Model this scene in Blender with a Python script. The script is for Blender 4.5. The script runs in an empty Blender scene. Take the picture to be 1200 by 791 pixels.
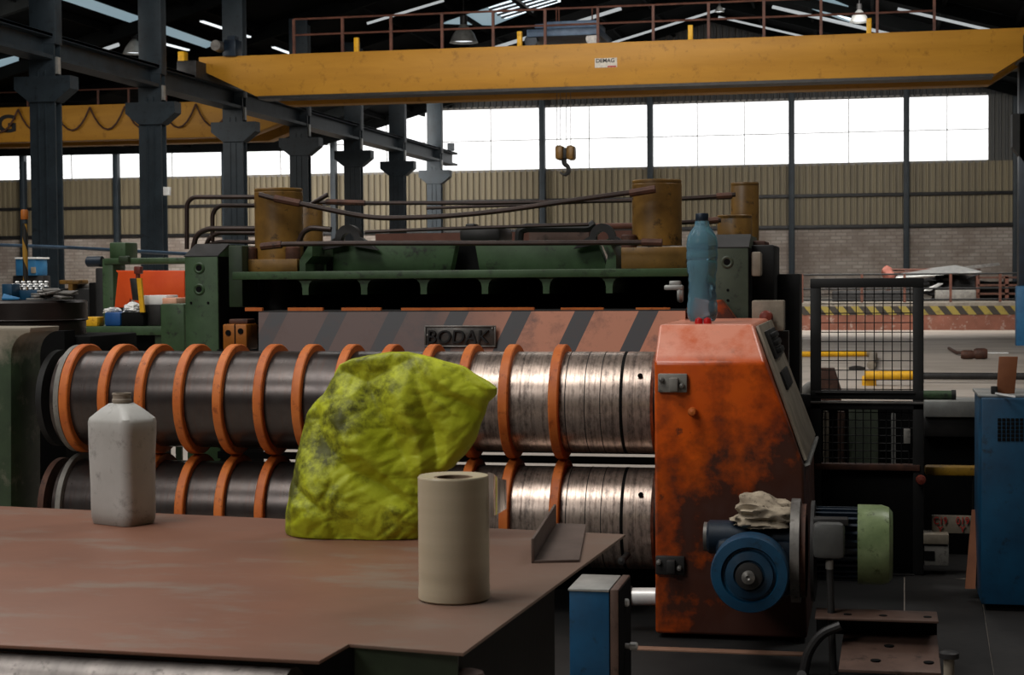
import bpy, bmesh, math, random
from mathutils import Vector, Matrix, noise
random.seed(7)
PI = math.pi
COL = bpy.context.scene.collection
SC = bpy.context.scene

# ------------------------------------------------------------------ camera
F = 2000.0                      # focal length for a 1200 px wide frame
CAMZ = 1.3
psi, theta, rho = math.atan(0.21), math.atan(70.5 / 2000), 0.0075
fwd = Vector((-math.sin(psi) * math.cos(theta), math.cos(psi) * math.cos(theta), -math.sin(theta)))
r0 = Vector((math.cos(psi), math.sin(psi), 0))
u0 = r0.cross(fwd)
rgt = r0 * math.cos(rho) - u0 * math.sin(rho)
upv = u0 * math.cos(rho) + r0 * math.sin(rho)
CAM = Vector((0, 0, CAMZ))
cd = bpy.data.cameras.new('camera'); cam = bpy.data.objects.new('camera', cd); COL.objects.link(cam)
m = Matrix.Identity(4)
for i in range(3):
    m[i][0], m[i][1], m[i][2], m[i][3] = rgt[i], upv[i], -fwd[i], CAM[i]
cam.matrix_world = m
cd.sensor_width = 36; cd.lens = 60; cd.clip_start = 0.05; cd.clip_end = 300
cd.dof.use_dof = True; cd.dof.focus_distance = 6.3; cd.dof.aperture_fstop = 0.06 / 0.0042
SC.camera = cam

# measured sight lines of the photograph met with real planes of the hall
def ray(x, y): return fwd * F + rgt * (x - 600) - upv * (y - 395.5)
def QY(x, y, Y): d = ray(x, y); return CAM + d * (Y / d.y)
def QZ(x, y, Z): d = ray(x, y); return CAM + d * ((Z - CAMZ) / d.z)
def QX(x, y, X): d = ray(x, y); return CAM + d * (X / d.x)
def QD(x, y, D): return CAM + ray(x, y) * (D / F)
def QPL(x, y, z0, x0, m):       # plane z = z0 + m (x - x0)
    d = ray(x, y); t = (z0 - m * x0 - CAMZ) / (d.z - m * d.x); return CAM + d * t

# ------------------------------------------------------------------ materials
def lin(h):
    h = h.lstrip('#'); o = []
    for i in (0, 2, 4):
        c = int(h[i:i + 2], 16) / 255
        o.append(c / 12.92 if c <= .04045 else ((c + .055) / 1.055) ** 2.4)
    return (*o, 1)
class NT:
    def __init__(s, name):
        s.m = bpy.data.materials.new(name); s.m.use_nodes = True
        s.t = s.m.node_tree; s.n = s.t.nodes; s.p = s.n['Principled BSDF']
        s.tc = s.n.new('ShaderNodeTexCoord')
    def lk(s, a, b): s.t.links.new(a, b)
    def noise(s, scale, detail=5, rough=.6, vec=None, stretch=None):
        mp = s.n.new('ShaderNodeMapping'); s.lk(s.tc.outputs['Object'], mp.inputs[0])
        if stretch: mp.inputs['Scale'].default_value = stretch
        x = s.n.new('ShaderNodeTexNoise'); x.inputs['Scale'].default_value = scale
        x.inputs['Detail'].default_value = detail; x.inputs['Roughness'].default_value = rough
        s.lk(mp.outputs[0], x.inputs['Vector']); return x.outputs['Fac']
    def ramp(s, fac, a, b, ca=(0, 0, 0, 1), cb=(1, 1, 1, 1)):
        r = s.n.new('ShaderNodeValToRGB'); e = r.color_ramp.elements
        e[0].position, e[1].position = a, b; e[0].color, e[1].color = ca, cb
        s.lk(fac, r.inputs[0]); return r.outputs[0]
    def mix(s, fac, a, b, mode='MIX'):
        x = s.n.new('ShaderNodeMix'); x.data_type = 'RGBA'; x.blend_type = mode
        for k, v in ((0, fac), (6, a), (7, b)):
            if isinstance(v, (int, float)): x.inputs[k].default_value = v
            elif isinstance(v, tuple): x.inputs[k].default_value = v
            else: s.lk(v, x.inputs[k])
        return x.outputs[2]
    def math(s, op, a, b=0.0, c=None):
        x = s.n.new('ShaderNodeMath'); x.operation = op
        for k, v in ((0, a), (1, b), (2, c)):
            if v is None: continue
            if isinstance(v, (int, float)): x.inputs[k].default_value = v
            else: s.lk(v, x.inputs[k])
        return x.outputs[0]
    def xyz(s, which='Object'):
        x = s.n.new('ShaderNodeSeparateXYZ'); s.lk(s.tc.outputs[which], x.inputs[0]); return x.outputs
    def bump(s, h, strength=.3, dist=.01):
        b = s.n.new('ShaderNodeBump'); b.inputs['Strength'].default_value = strength; b.inputs['Distance'].default_value = dist
        s.lk(h, b.inputs['Height']); s.lk(b.outputs[0], s.p.inputs['Normal'])
    def col(s, c):
        if isinstance(c, tuple): s.p.inputs['Base Color'].default_value = c
        else: s.lk(c, s.p.inputs['Base Color'])
    def set(s, rough=.5, metal=0.0, spec=.5):
        s.p.inputs['Roughness'].default_value = rough; s.p.inputs['Metallic'].default_value = metal
        s.p.inputs['Specular IOR Level'].default_value = spec
def mat(name, c1, c2=None, scale=8, rough=.55, metal=0, bump=.15, lo=.35, hi=.7, c3=None, stretch=None, spec=.4):
    k = NT(name); k.set(rough, metal, spec)
    if c2 is None: c2 = c1
    f = k.noise(scale, stretch=stretch)
    c = k.ramp(f, lo, hi, lin(c1), lin(c2))
    if c3:
        g = k.noise(scale * 3.1, 6, .7)
        c = k.mix(k.ramp(g, .56, .68), c, lin(c3))
    k.col(c)
    if bump: k.bump(k.noise(scale * 5, 4), bump, .004)
    return k.m
def emit(name, c, s):
    k = NT(name); k.col((0, 0, 0, 1)); f = k.noise(.6, 2)
    k.lk(k.ramp(f, .2, .8, tuple(v * .93 for v in lin(c)[:3]) + (1,), lin(c)), k.p.inputs['Emission Color'])
    k.p.inputs['Emission Strength'].default_value = s; return k.m

M = {}
M['green'] = mat('green machine paint', '#2a3f24', '#40593a', 5, .5, c3='#1a2016')
M['green_dark'] = mat('dark green machine paint', '#1c2a18', '#2a3b22', 5, .55, c3='#12160f')
M['green_grey'] = mat('grey green machine paint', '#353d30', '#474f40', 5, .55, c3='#20231c')
M['black'] = mat('black greasy steel', '#0b0b0b', '#191817', 6, .6)
M['dark'] = mat('dark steel', '#1d1c1c', '#2f2d2c', 7, .5, .2)
M['void'] = mat('flat black and shade', '#040404', '#0a0a0a', 6, .8, spec=.15)  # black parts and holes, also laid where only shade falls
M['steel'] = mat('worn grey steel', '#6a6763', '#8d8984', 12, .42, .6, c3='#4c4640')
M['bright'] = mat('bright steel', '#dedddb', '#f6f6f4', 12, .3, .25, .05)
M['alu'] = mat('dull aluminium', '#8b8b88', '#a9a9a5', 9, .45, .5)
M['ochre'] = mat('oily ochre paint', '#5a4019', '#86622a', 5, .45, c3='#2e200f')
M['rust'] = mat('rusty brown steel', '#3b241b', '#5c3a2b', 9, .65, .1, c3='#241712')
M['pipe'] = mat('brown oily pipe', '#241a16', '#3b2a23', 9, .42, .3)
M['plate_brown'] = mat('brown steel plate', '#4a3830', '#604a40', 6, .5, .15, c3='#32261f')
M['blue'] = mat('blue machine paint', '#04304a', '#074361', 5, .5, c3='#061c2a')
M['blue_block'] = mat('brighter blue machine paint', '#0a3c5c', '#0d4f76', 5, .5, c3='#0a2638')
M['blue_bin'] = mat('blue bin plastic', '#0c3a70', '#14508f', 6, .5)
M['trolley'] = mat('slate blue trolley paint', '#46586f', '#5b7088', 6, .5)
M['blue_dark'] = mat('dark blue machine paint', '#0b1621', '#142433', 6, .45, .1, c3='#0b1117')
M['blue_light'] = mat('light blue paint', '#235d88', '#31749f', 6, .5)
M['column'] = mat('slate blue column paint', '#1a2329', '#263037', 3, .55, c3='#11171b')
M['crane'] = mat('crane yellow paint', '#a97620', '#c08a2c', 1.5, .55, lo=.3, hi=.75, stretch=(.35, 1, 2.5), c3='#95651a')
M['yellow'] = mat('yellow paint', '#d19a12', '#eab41c', 8, .5, c3='#a8700c')
M['ring'] = mat('orange rubber', '#b3581d', '#cc7230', 9, .55, c3='#8d4316')
M['orange_guard'] = mat('orange red guard paint', '#dd4a10', '#ea5a1a', 5, .55)
M['white'] = mat('white plastic', '#d8d8d6', '#f0f0ee', 9, .6)
M['cloth'] = mat('pale rag', '#877b6b', '#aea18d', 16, .9, c3='#453c34', spec=.1)
M['beige'] = mat('beige box paint', '#746a5c', '#958b7b', 10, .55)
M['grey'] = mat('grey paint', '#66635e', '#85817a', 9, .5, c3='#3f3c38')
M['box_grey'] = mat('dark grey box paint', '#3c3c3b', '#4f4f4d', 9, .45)
M['red'] = mat('red plastic', '#a01414', '#c21d1d', 9, .35)
M['button'] = mat('red brown button', '#5b241b', '#7a3527', 9, .45)
M['rail_brown'] = mat('brown railing paint', '#4c2b20', '#6a4030', 5, .6)
M['ink'] = mat('black ink', '#0c0b0b', '#151414', 9, .6, bump=0)
M['red_ink'] = mat('red ink', '#9c1a1a', '#b52a22', 9, .6, bump=0)
M['paper'] = mat('pale label', '#b9b2a6', '#d4cec2', 20, .6, bump=0)
M['brown_board'] = mat('brown board', '#6b3c22', '#83502f', 6, .7)
M['kerbtop'] = mat('concrete edge', '#6f685e', '#8c8478', 4, .8, c3='#57524a')
M['roof_dark'] = mat('dark roof sheet', '#070808', '#0d0e0f', 2, .9, spec=.03)
M['rafter'] = mat('dark roof steel', '#060707', '#0b0c0c', 2, .9, spec=.03)
M['pale_steel'] = mat('pale roof steel', '#8d9092', '#b4b7b8', 2, .5)
M['window'] = emit('bright translucent sheet', '#ffffff', 1.6)
M['sky'] = emit('roof light sheet', '#e9f6ff', 2.2)
M['sky_soft'] = emit('dim roof light sheet', '#a9c4d0', .55)
M['tube_light'] = emit('strip light', '#e8eef2', 1.3)

def mk_floor():
    k = NT('stained concrete'); k.set(.55, 0, .4)
    a = k.ramp(k.noise(.35, 7, .65), .3, .75, lin('#948a80'), lin('#bdb3a8'))
    b = k.noise(.9, 8, .7, stretch=(.25, 1.6, 1))
    c = k.mix(k.ramp(b, .52, .68), a, lin('#776e65'))
    c = k.mix(k.ramp(k.noise(3, 6, .7), .66, .74), c, lin('#c9c4bb'))
    k.col(c); k.bump(k.noise(6, 5), .2, .01); return k.m
M['floor'] = mk_floor()
def mk_block():
    k = NT('grey block masonry'); k.set(.9)
    mp = k.n.new('ShaderNodeMapping'); k.lk(k.tc.outputs['Object'], mp.inputs[0]); mp.inputs['Rotation'].default_value = (PI / 2, 0, 0)
    b = k.n.new('ShaderNodeTexBrick'); k.lk(mp.outputs[0], b.inputs[0])
    b.inputs['Scale'].default_value = 1; b.inputs['Brick Width'].default_value = .34; b.inputs['Row Height'].default_value = .115
    b.inputs['Mortar Size'].default_value = .018
    b.inputs['Color1'].default_value = lin('#90867d'); b.inputs['Color2'].default_value = lin('#aaa096'); b.inputs['Mortar'].default_value = lin('#8a8178')
    f = k.ramp(k.noise(.8, 6, .7), .42, .62)
    c = k.mix(k.math('MULTIPLY', f, .55), b.outputs[0], lin('#6a584d'))
    k.col(c); return k.m
M['block'] = mk_block()
def mk_sheet(name, a, b):
    k = NT(name); k.set(.6)
    c = k.ramp(k.noise(.7, 6, .65, stretch=(2.5, 1, .35)), .3, .72, lin(a), lin(b))
    x, y, z = k.xyz(); v = k.math('FRACT', k.math('DIVIDE', x, .2))
    c = k.mix(k.math('MULTIPLY', k.math('LESS_THAN', v, .42), .38), c, lin('#3a342a'))  # shade of the sheet ribs put into the colour as dark stripes
    k.col(c); return k.m
M['sheet'] = mk_sheet('beige profiled sheet', '#716650', '#8d8165')
M['sheet_upper_shade'] = mk_sheet('upper sheet with shade', '#1c1d1d', '#262727')  # beige sheet again, the dimness above the windows put into its colour
M['sheet_dark'] = mk_sheet('shaded profiled sheet', '#3c3d3b', '#4a4a47')  # shaded copy of the beige sheet, shade put into its colour
def mk_stripes(name, period, duty, slope, ca, cb, fade=None, phase=0.0, rough=.55):
    k = NT(name); k.set(rough)
    x, y, z = k.xyz()
    v = k.math('DIVIDE', k.math('ADD', k.math('MULTIPLY', z, slope), x), period)
    v = k.math('FRACT', k.math('ADD', v, 50 + phase))
    s = k.math('LESS_THAN', v, duty)
    n1 = k.noise(5, 6, .7)
    if fade:
        w = k.n.new('ShaderNodeMapRange'); k.lk(x, w.inputs[0]); w.inputs[1].default_value, w.inputs[2].default_value = fade
        w.inputs[3].default_value, w.inputs[4].default_value = .14, 1.0
        s = k.math('MULTIPLY', s, w.outputs[0])
    s = k.math('MULTIPLY', s, k.ramp(n1, .25, .45))
    c = k.mix(s, lin(ca), lin(cb))
    c = k.mix(k.math('MULTIPLY', k.ramp(k.noise(9, 7, .75), .52, .7), .5), c, lin('#4a3029'))
    k.col(c); return k.m
def mk_roller(name, x_worn):
    k = NT(name); k.set(.3, .75, .5)
    x, y, z = k.xyz()
    band = k.noise(34, 4, .7, stretch=(1, .02, .02))
    fine = k.noise(120, 3, .6, stretch=(1, .05, .05))
    w = k.n.new('ShaderNodeMapRange'); k.lk(x, w.inputs[0]); w.inputs[1].default_value, w.inputs[2].default_value = x_worn
    worn = k.math('MULTIPLY', w.outputs[0], k.ramp(k.math('MULTIPLY_ADD', k.noise(70, 4, .7, stretch=(1, .5, .5)), .5, k.math('MULTIPLY', band, .6)), .36, .58))
    dirt = k.ramp(k.noise(4, 6, .7), .3, .75, lin('#3a3534'), lin('#524b48'))
    c = k.mix(worn, dirt, lin('#c2afa2'))
    c = k.mix(k.math('MULTIPLY', k.ramp(fine, .5, .7), .45), c, lin('#4c352c'))
    k.col(c)
    k.lk(k.math('MULTIPLY_ADD', k.noise(26, 5, .7), .16, .22), k.p.inputs['Roughness'])
    k.bump(fine, .12, .002); return k.m
def mk_console():
    k = NT('grimy orange paint'); k.set(.3, 0, .5)
    x, y, z = k.xyz()
    base = k.ramp(k.noise(4, 5, .6), .3, .75, lin('#b3430b'), lin('#cf5a10'))
    # oil and grime gather low on the panel
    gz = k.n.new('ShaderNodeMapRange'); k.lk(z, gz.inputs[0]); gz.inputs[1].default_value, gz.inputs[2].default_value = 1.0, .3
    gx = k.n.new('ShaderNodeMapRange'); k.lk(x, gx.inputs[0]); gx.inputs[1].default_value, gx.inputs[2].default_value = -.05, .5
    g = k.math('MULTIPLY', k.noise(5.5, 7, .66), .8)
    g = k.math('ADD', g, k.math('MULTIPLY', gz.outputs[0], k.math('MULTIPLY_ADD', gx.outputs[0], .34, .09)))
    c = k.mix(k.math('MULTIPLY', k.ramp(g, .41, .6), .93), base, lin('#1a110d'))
    c = k.mix(k.math('MULTIPLY', k.ramp(k.noise(17, 6, .7), .62, .68), .8), c, lin('#43241a'))
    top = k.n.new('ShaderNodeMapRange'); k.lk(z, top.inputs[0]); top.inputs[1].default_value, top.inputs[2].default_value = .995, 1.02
    c = k.mix(k.math('MULTIPLY', top.outputs[0], k.math('MULTIPLY', k.ramp(k.noise(6, 6, .7), .2, .5), .88)), c, lin('#d8917a'))  # paler sloped top: dust, and the sheen of light put into the colour
    k.col(c); k.lk(k.math('MULTIPLY_ADD', k.ramp(g, .5, .75), .35, .28), k.p.inputs['Roughness'])
    k.bump(k.noise(40, 4), .12, .003); return k.m
def mk_table():
    k = NT('red brown dusty steel'); k.set(.5, .0, .35)
    c = k.ramp(k.noise(2.2, 6, .6), .3, .75, lin('#704c3c'), lin('#815845'))
    s = k.ramp(k.noise(2.6, 7, .72, stretch=(1.0, 2.2, 1)), .51, .64)
    c = k.mix(k.math('MULTIPLY', s, .6), c, lin('#7b7166'))
    c = k.mix(k.math('MULTIPLY', k.ramp(k.noise(9, 6, .7, stretch=(.5, 1.5, 1)), .6, .75), .4), c, lin('#5d4439'))
    x, y, z = k.xyz()
    rt = k.n.new('ShaderNodeMapRange'); k.lk(x, rt.inputs[0]); rt.inputs[1].default_value, rt.inputs[2].default_value = -.35, .2
    c = k.mix(k.math('MULTIPLY', rt.outputs[0], .75), c, lin('#74675c'))
    k.col(c); k.bump(k.noise(30, 5), .1, .003); return k.m
M['table'] = mk_table()
def mk_bag():
    k = NT('dirty yellow green woven plastic'); k.set(.5, 0, .22)
    c = k.ramp(k.noise(6, 6, .6), .25, .75, lin('#97a016'), lin('#c8ce38'))
    x, y, z = k.xyz()
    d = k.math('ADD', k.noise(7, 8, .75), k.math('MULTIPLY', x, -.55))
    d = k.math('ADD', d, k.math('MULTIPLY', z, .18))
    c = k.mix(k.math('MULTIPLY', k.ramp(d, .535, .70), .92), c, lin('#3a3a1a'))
    c = k.mix(k.math('MULTIPLY', k.ramp(k.noise(13, 6, .7), .6, .72), .6), c, lin('#575a1c'))
    k.col(c); k.bump(k.noise(55, 5), .35, .004); return k.m
M['bag'] = mk_bag()
def mk_jug():
    k = NT('dirty translucent polyethylene'); k.set(.45, 0, .4)
    c = k.ramp(k.noise(6, 6, .6), .3, .75, lin('#a9a7a2'), lin('#bebdb9'))
    x, y, z = k.xyz()
    c = k.mix(k.math('MULTIPLY', k.ramp(k.noise(16, 7, .75), .55, .70), .6), c, lin('#4d4641'))
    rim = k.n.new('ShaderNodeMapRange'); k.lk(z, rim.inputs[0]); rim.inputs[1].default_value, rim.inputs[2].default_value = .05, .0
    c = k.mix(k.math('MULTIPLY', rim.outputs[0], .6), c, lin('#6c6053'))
    k.col(c); k.p.inputs['Subsurface Weight'].default_value = .15; k.p.inputs['Subsurface Radius'].default_value = (.02, .02, .02)
    k.bump(k.noise(22, 4), .12, .004); return k.m
M['jug'] = mk_jug()
def mk_film():
    k = NT('wound stretch film'); k.set(.38, 0, .4)
    k.col(k.ramp(k.noise(30, 3, .5, stretch=(.05, .05, 1)), .3, .7, lin('#b0a38a'), lin('#bbae95')))
    k.p.inputs['Subsurface Weight'].default_value = .2; k.p.inputs['Subsurface Radius'].default_value = (.02, .016, .012)
    return k.m
M['film'] = mk_film()
def mk_clear(name, c, alpha_mix, rough):
    k = NT(name); k.set(rough, 0, .6); k.col(k.ramp(k.noise(9, 4), .3, .7, lin(c), tuple(min(1, v * 1.2) for v in lin(c)[:3]) + (1,)))
    k.p.inputs['Transmission Weight'].default_value = alpha_mix; k.p.inputs['IOR'].default_value = 1.15
    return k.m
M['pet'] = mk_clear('blue clear bottle plastic', '#8fc4dd', .78, .12)
M['film_loose'] = mk_clear('clear film', '#f2eee8', .985, .08)
def mk_spiral():
    k = NT('yellow black spiral'); k.set(.6)
    x, y, z = k.xyz(); a = k.math('ARCTAN2', y, x)
    v = k.math('FRACT', k.math('ADD', k.math('MULTIPLY', z, 5.2), k.math('DIVIDE', a, 2 * PI)))
    k.col(k.mix(k.math('LESS_THAN', v, .5), lin('#16130e'), lin('#9a7222'))); return k.m
M['spiral'] = mk_spiral()

# ------------------------------------------------------------------ builders
class MB:
    def __init__(s): s.bm = bmesh.new()
    def raw(s, vs, fs):
        v = [s.bm.verts.new(p) for p in vs]; out = []
        for f in fs:
            try: out.append(s.bm.faces.new([v[i] for i in f]))
            except ValueError: pass
        return v
    def _join(s, b, mtx=None):
        b.verts.index_update()
        v = [s.bm.verts.new(mtx @ q.co if mtx else q.co) for q in b.verts]
        for f in b.faces:
            s.bm.faces.new([v[q.index] for q in f.verts])
        b.free(); return s
    def box(s, x0, y0, z0, x1, y1, z1, bev=0.0, mtx=None, seg=2):
        b = bmesh.new(); bmesh.ops.create_cube(b, size=1)
        for v in b.verts:
            v.co = Vector(((x0 + x1) / 2 + v.co.x * (x1 - x0), (y0 + y1) / 2 + v.co.y * (y1 - y0), (z0 + z1) / 2 + v.co.z * (z1 - z0)))
        if bev:
            bev = min(bev, .45 * min(abs(x1 - x0), abs(y1 - y0), abs(z1 - z0)))
            bmesh.ops.bevel(b, geom=b.edges[:], offset=bev, segments=seg, affect='EDGES', profile=.5)
        return s._join(b, mtx)
    def fbox(s, px0, py0, px1, py1, Y, depth, bev=0.0):     # front face seen at plane Y
        mx, my = (px0 + px1) / 2, (py0 + py1) / 2
        x0, x1 = QY(px0, my, Y).x, QY(px1, my, Y).x; z1, z0 = QY(mx, py0, Y).z, QY(mx, py1, Y).z
        return s.box(x0, Y, z0, x1, Y + depth, z1, bev)
    def prism(s, pts, vec, bev=0.0):
        b = bmesh.new(); n = len(pts); vec = Vector(vec)
        v = [b.verts.new(p) for p in pts] + [b.verts.new(Vector(p) + vec) for p in pts]
        b.faces.new(v[:n][::-1]); b.faces.new(v[n:])
        for i in range(n): b.faces.new([v[i], v[(i + 1) % n], v[n + (i + 1) % n], v[n + i]])
        bmesh.ops.recalc_face_normals(b, faces=b.faces)
        if bev: bmesh.ops.bevel(b, geom=b.edges[:], offset=bev, segments=2, affect='EDGES', profile=.5)
        return s._join(b)
    def fprism(s, pxs, Y, depth, bev=0.0): return s.prism([QY(x, y, Y) for x, y in pxs], (0, depth, 0), bev)
    def lathe(s, prof, c, axis='Z', seg=32, caps=True):
        c = Vector(c); rings = []
        for r, h in prof:
            ring = []
            for i in range(seg):
                a = 2 * PI * i / seg; p, q = r * math.cos(a), r * math.sin(a)
                co = {'Z': (p, q, h), 'X': (h, p, q), 'Y': (q, h, p)}[axis]
                ring.append(s.bm.verts.new(c + Vector(co)))
            rings.append(ring)
        for a, b in zip(rings, rings[1:]):
            for i in range(seg): s.bm.faces.new([a[i], a[(i + 1) % seg], b[(i + 1) % seg], b[i]])
        if caps:
            if prof[0][0] > 1e-5: s.bm.faces.new(rings[0][::-1])
            if prof[-1][0] > 1e-5: s.bm.faces.new(rings[-1])
        return s
    def cyl(s, a, b, r, seg=20): return s.tube([a, b], r, seg)
    def tube(s, pts, r, seg=10, fillet=0.0):
        pts = [Vector(p) for p in pts]
        if fillet:
            o = [pts[0]]
            for a, b, c in zip(pts, pts[1:], pts[2:]):
                l = min(fillet, .48 * (a - b).length, .48 * (c - b).length)
                p, q = b + (a - b).normalized() * l, b + (c - b).normalized() * l
                for i in range(7):
                    t = i / 6; o.append(p * (1 - t) ** 2 + b * 2 * t * (1 - t) + q * t * t)
            pts = o + [pts[-1]]
        n = None; rings = []
        for i, p in enumerate(pts):
            t = (pts[min(i + 1, len(pts) - 1)] - pts[max(i - 1, 0)]).normalized()
            if n is None: n = t.orthogonal().normalized()
            n = (n - t * n.dot(t)).normalized(); b = t.cross(n)
            rr = r[min(len(r) - 1, i * len(r) // len(pts))] if isinstance(r, (list, tuple)) else r
            rings.append([s.bm.verts.new(p + (n * math.cos(2 * PI * k / seg) + b * math.sin(2 * PI * k / seg)) * rr) for k in range(seg)])
        for a, b in zip(rings, rings[1:]):
            for k in range(seg): s.bm.faces.new([a[k], a[(k + 1) % seg], b[(k + 1) % seg], b[k]])
        s.bm.faces.new(rings[0][::-1]); s.bm.faces.new(rings[-1]); return s
    def loft(s, secs, cap=True):
        rr = [[s.bm.verts.new(p) for p in sec] for sec in secs]; n = len(secs[0])
        for a, b in zip(rr, rr[1:]):
            for i in range(n): s.bm.faces.new([a[i], a[(i + 1) % n], b[(i + 1) % n], b[i]])
        if cap: s.bm.faces.new(rr[0][::-1]); s.bm.faces.new(rr[-1])
        return s
    def build(s, name, mat, parent=None, origin=None, smooth=True, angle=35, **tags):
        bmesh.ops.recalc_face_normals(s.bm, faces=s.bm.faces)
        if parent is not None: org = W[parent]
        elif origin is not None: org = Vector(origin)
        else:
            xs = [v.co for v in s.bm.verts]
            org = Vector(((min(p.x for p in xs) + max(p.x for p in xs)) / 2, (min(p.y for p in xs) + max(p.y for p in xs)) / 2, min(p.z for p in xs)))
        for v in s.bm.verts: v.co -= org
        me = bpy.data.meshes.new(name); s.bm.to_mesh(me); s.bm.free()
        if smooth:
            for p in me.polygons: p.use_smooth = True
            me.set_sharp_from_angle(angle=math.radians(angle))
        me.materials.append(M[mat] if isinstance(mat, str) else mat)
        o = bpy.data.objects.new(name, me); COL.objects.link(o)
        if parent is not None: o.parent = parent
        else: o.location = org
        W[o] = org
        for k, v in tags.items(): o[k] = v
        return o
W = {}
def thing(name, label, category, loc, group=None):
    o = bpy.data.objects.new(name, None); COL.objects.link(o); o.location = loc; o.empty_display_size = .1
    o['label'] = label; o['category'] = category
    if group: o['group'] = group
    W[o] = Vector(loc); return o
def struct(b, name, mat, parent=None, **k):
    if parent is None: k['kind'] = 'structure'
    return b.build(name, mat, parent, **k)
def dup(root, delta, label=None):
    r = root.copy(); COL.objects.link(r); r.location = root.location + Vector(delta)
    if label: r['label'] = label
    W[r] = W[root] + Vector(delta)
    for ch in list(root.children):
        c = ch.copy(); COL.objects.link(c); c.parent = r
        for g in ch.children:
            d = g.copy(); COL.objects.link(d); d.parent = c
    return r
def text(body, center, height, width, mat, name, parent, depth=.002, shear=0.0, bold=0.0, tilt=0.0):
    cu = bpy.data.curves.new('t', 'FONT'); cu.body = body; cu.size = 1; cu.align_x = 'CENTER'; cu.align_y = 'CENTER'
    cu.extrude = .5; cu.shear = shear; cu.offset = bold
    t = bpy.data.objects.new('t', cu); COL.objects.link(t)
    dg = bpy.context.evaluated_depsgraph_get(); me = bpy.data.meshes.new_from_object(t.evaluated_get(dg))
    bpy.data.objects.remove(t)
    xs = [v.co.x for v in me.vertices]; ys = [v.co.y for v in me.vertices]
    sx, sy = width / (max(xs) - min(xs)), height / (max(ys) - min(ys)); cx, cy = (max(xs) + min(xs)) / 2, (max(ys) + min(ys)) / 2
    R = Matrix.Rotation(tilt, 3, 'X')
    for v in me.vertices:
        p = R @ Vector(((v.co.x - cx) * sx, v.co.z * depth * 2 * -1, (v.co.y - cy) * sy))
        v.co = Vector(center) + p - W[parent]
    me.materials.append(M[mat]); o = bpy.data.objects.new(name, me); COL.objects.link(o); o.parent = parent; W[o] = W[parent]
    return o
def pxw(n, Y, x=600, y=400):    # metres for n pixels around a spot on plane Y
    return (QY(x + n, y, Y) - QY(x, y, Y)).length

# ================================================================== HALL
YW, XL, XR, XRW = 55.0, -12.7, 3.0, 4.75
XLW = -30.0
floor = struct(MB().box(XLW, -3, -.1, XRW, YW, 0), 'floor', 'floor')
zw = lambda x, y: QY(x, y, YW).z
z_wt, z_wb, z_mid, z_sb = zw(930, 117), zw(930, 193), zw(930, 230), zw(930, 266.5)
def corr(x0, x1, z0, z1, Y, pitch=.2, d=.05):
    b = MB(); xs = []; x = x0
    while x < x1:
        for o, dy in ((0, 0), (.55, 0), (.65, d), (.9, d)):
            if x + o * pitch < x1: xs.append((x + o * pitch, dy))
        x += pitch
    v = [(a, Y - dd, z) for z in (z0, z1) for a, dd in xs]; n = len(xs)
    b.raw(v, [(i, i + 1, n + i + 1, n + i) for i in range(n - 1)]); return b
wall = struct(MB().box(XLW, YW, 0, XRW, YW + .25, z_sb), 'wall_back', 'block')
corr(XLW, XRW, z_sb, z_wb, YW).build('sheet_cladding', 'sheet', wall, smooth=False)
corr(XLW, XRW, z_wt, 11.0, YW).build('upper_cladding', 'sheet_upper_shade', wall, smooth=False)
posts = [-200, -90, 30, 139, 266, 393, 515, 637, 763, 928, 1062, 1190]
px_x = lambda p: QY(p, 200, YW).x
ends = posts[:-1] + [1158]
wx = [px_x(p) for p in posts]
corr(px_x(1158), XRW, z_wb, z_wt, YW).build('end_cladding', 'sheet_dark', wall, smooth=False)
for i in range(len(posts) - 1):
    x0 = wx[i]; x1 = wx[i + 1] if i < len(posts) - 2 else px_x(1158)
    fr = MB()
    fr.box(x0, YW - .04, z_wb - .05, x1, YW, z_wb + .03).box(x0, YW - .04, z_wt - .03, x1, YW, z_wt + .05)
    zm = z_wb + (z_wt - z_wb) * .48
    fr.box(x0, YW - .025, zm - .012, x1, YW, zm + .012)
    nm = 1 if i != 8 else 2
    for k in range(nm):
        f = (k + 1) / (nm + 1); f = .43 if nm == 1 and i == 7 else f
        xx = x0 + (x1 - x0) * f; fr.box(xx - .012, YW - .025, z_wb, xx + .012, YW, z_wt)
    w = struct(fr, 'window_%d' % (i + 1), 'grey')
    MB().box(x0, YW + .01, z_wb, x1, YW + .04, z_wt).build('pane', 'window', w)
n = 1
for p, x in zip(posts, wx):
    struct(MB().box(x - .09, YW - .3, 0, x + .09, YW - .06, 9.5, .01), 'trim_%d' % n, 'column'); n += 1
for z, h in ((z_mid, .055), (z_sb, .06)):
    struct(MB().box(XLW, YW - .14, z - h, XRW, YW - .055, z + h, .01), 'trim_%d' % n, 'dark'); n += 1
struct(corr(XLW, -29, 0, 1, 60), 'trim_0', 'dark') if False else None
struct(MB().box(XRW, -3, 0, XRW + .2, YW, 9), 'wall_right', 'sheet_dark')
struct(MB().box(XLW - .2, -3, 0, XLW, YW, 9), 'wall_left', 'sheet_dark')
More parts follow.
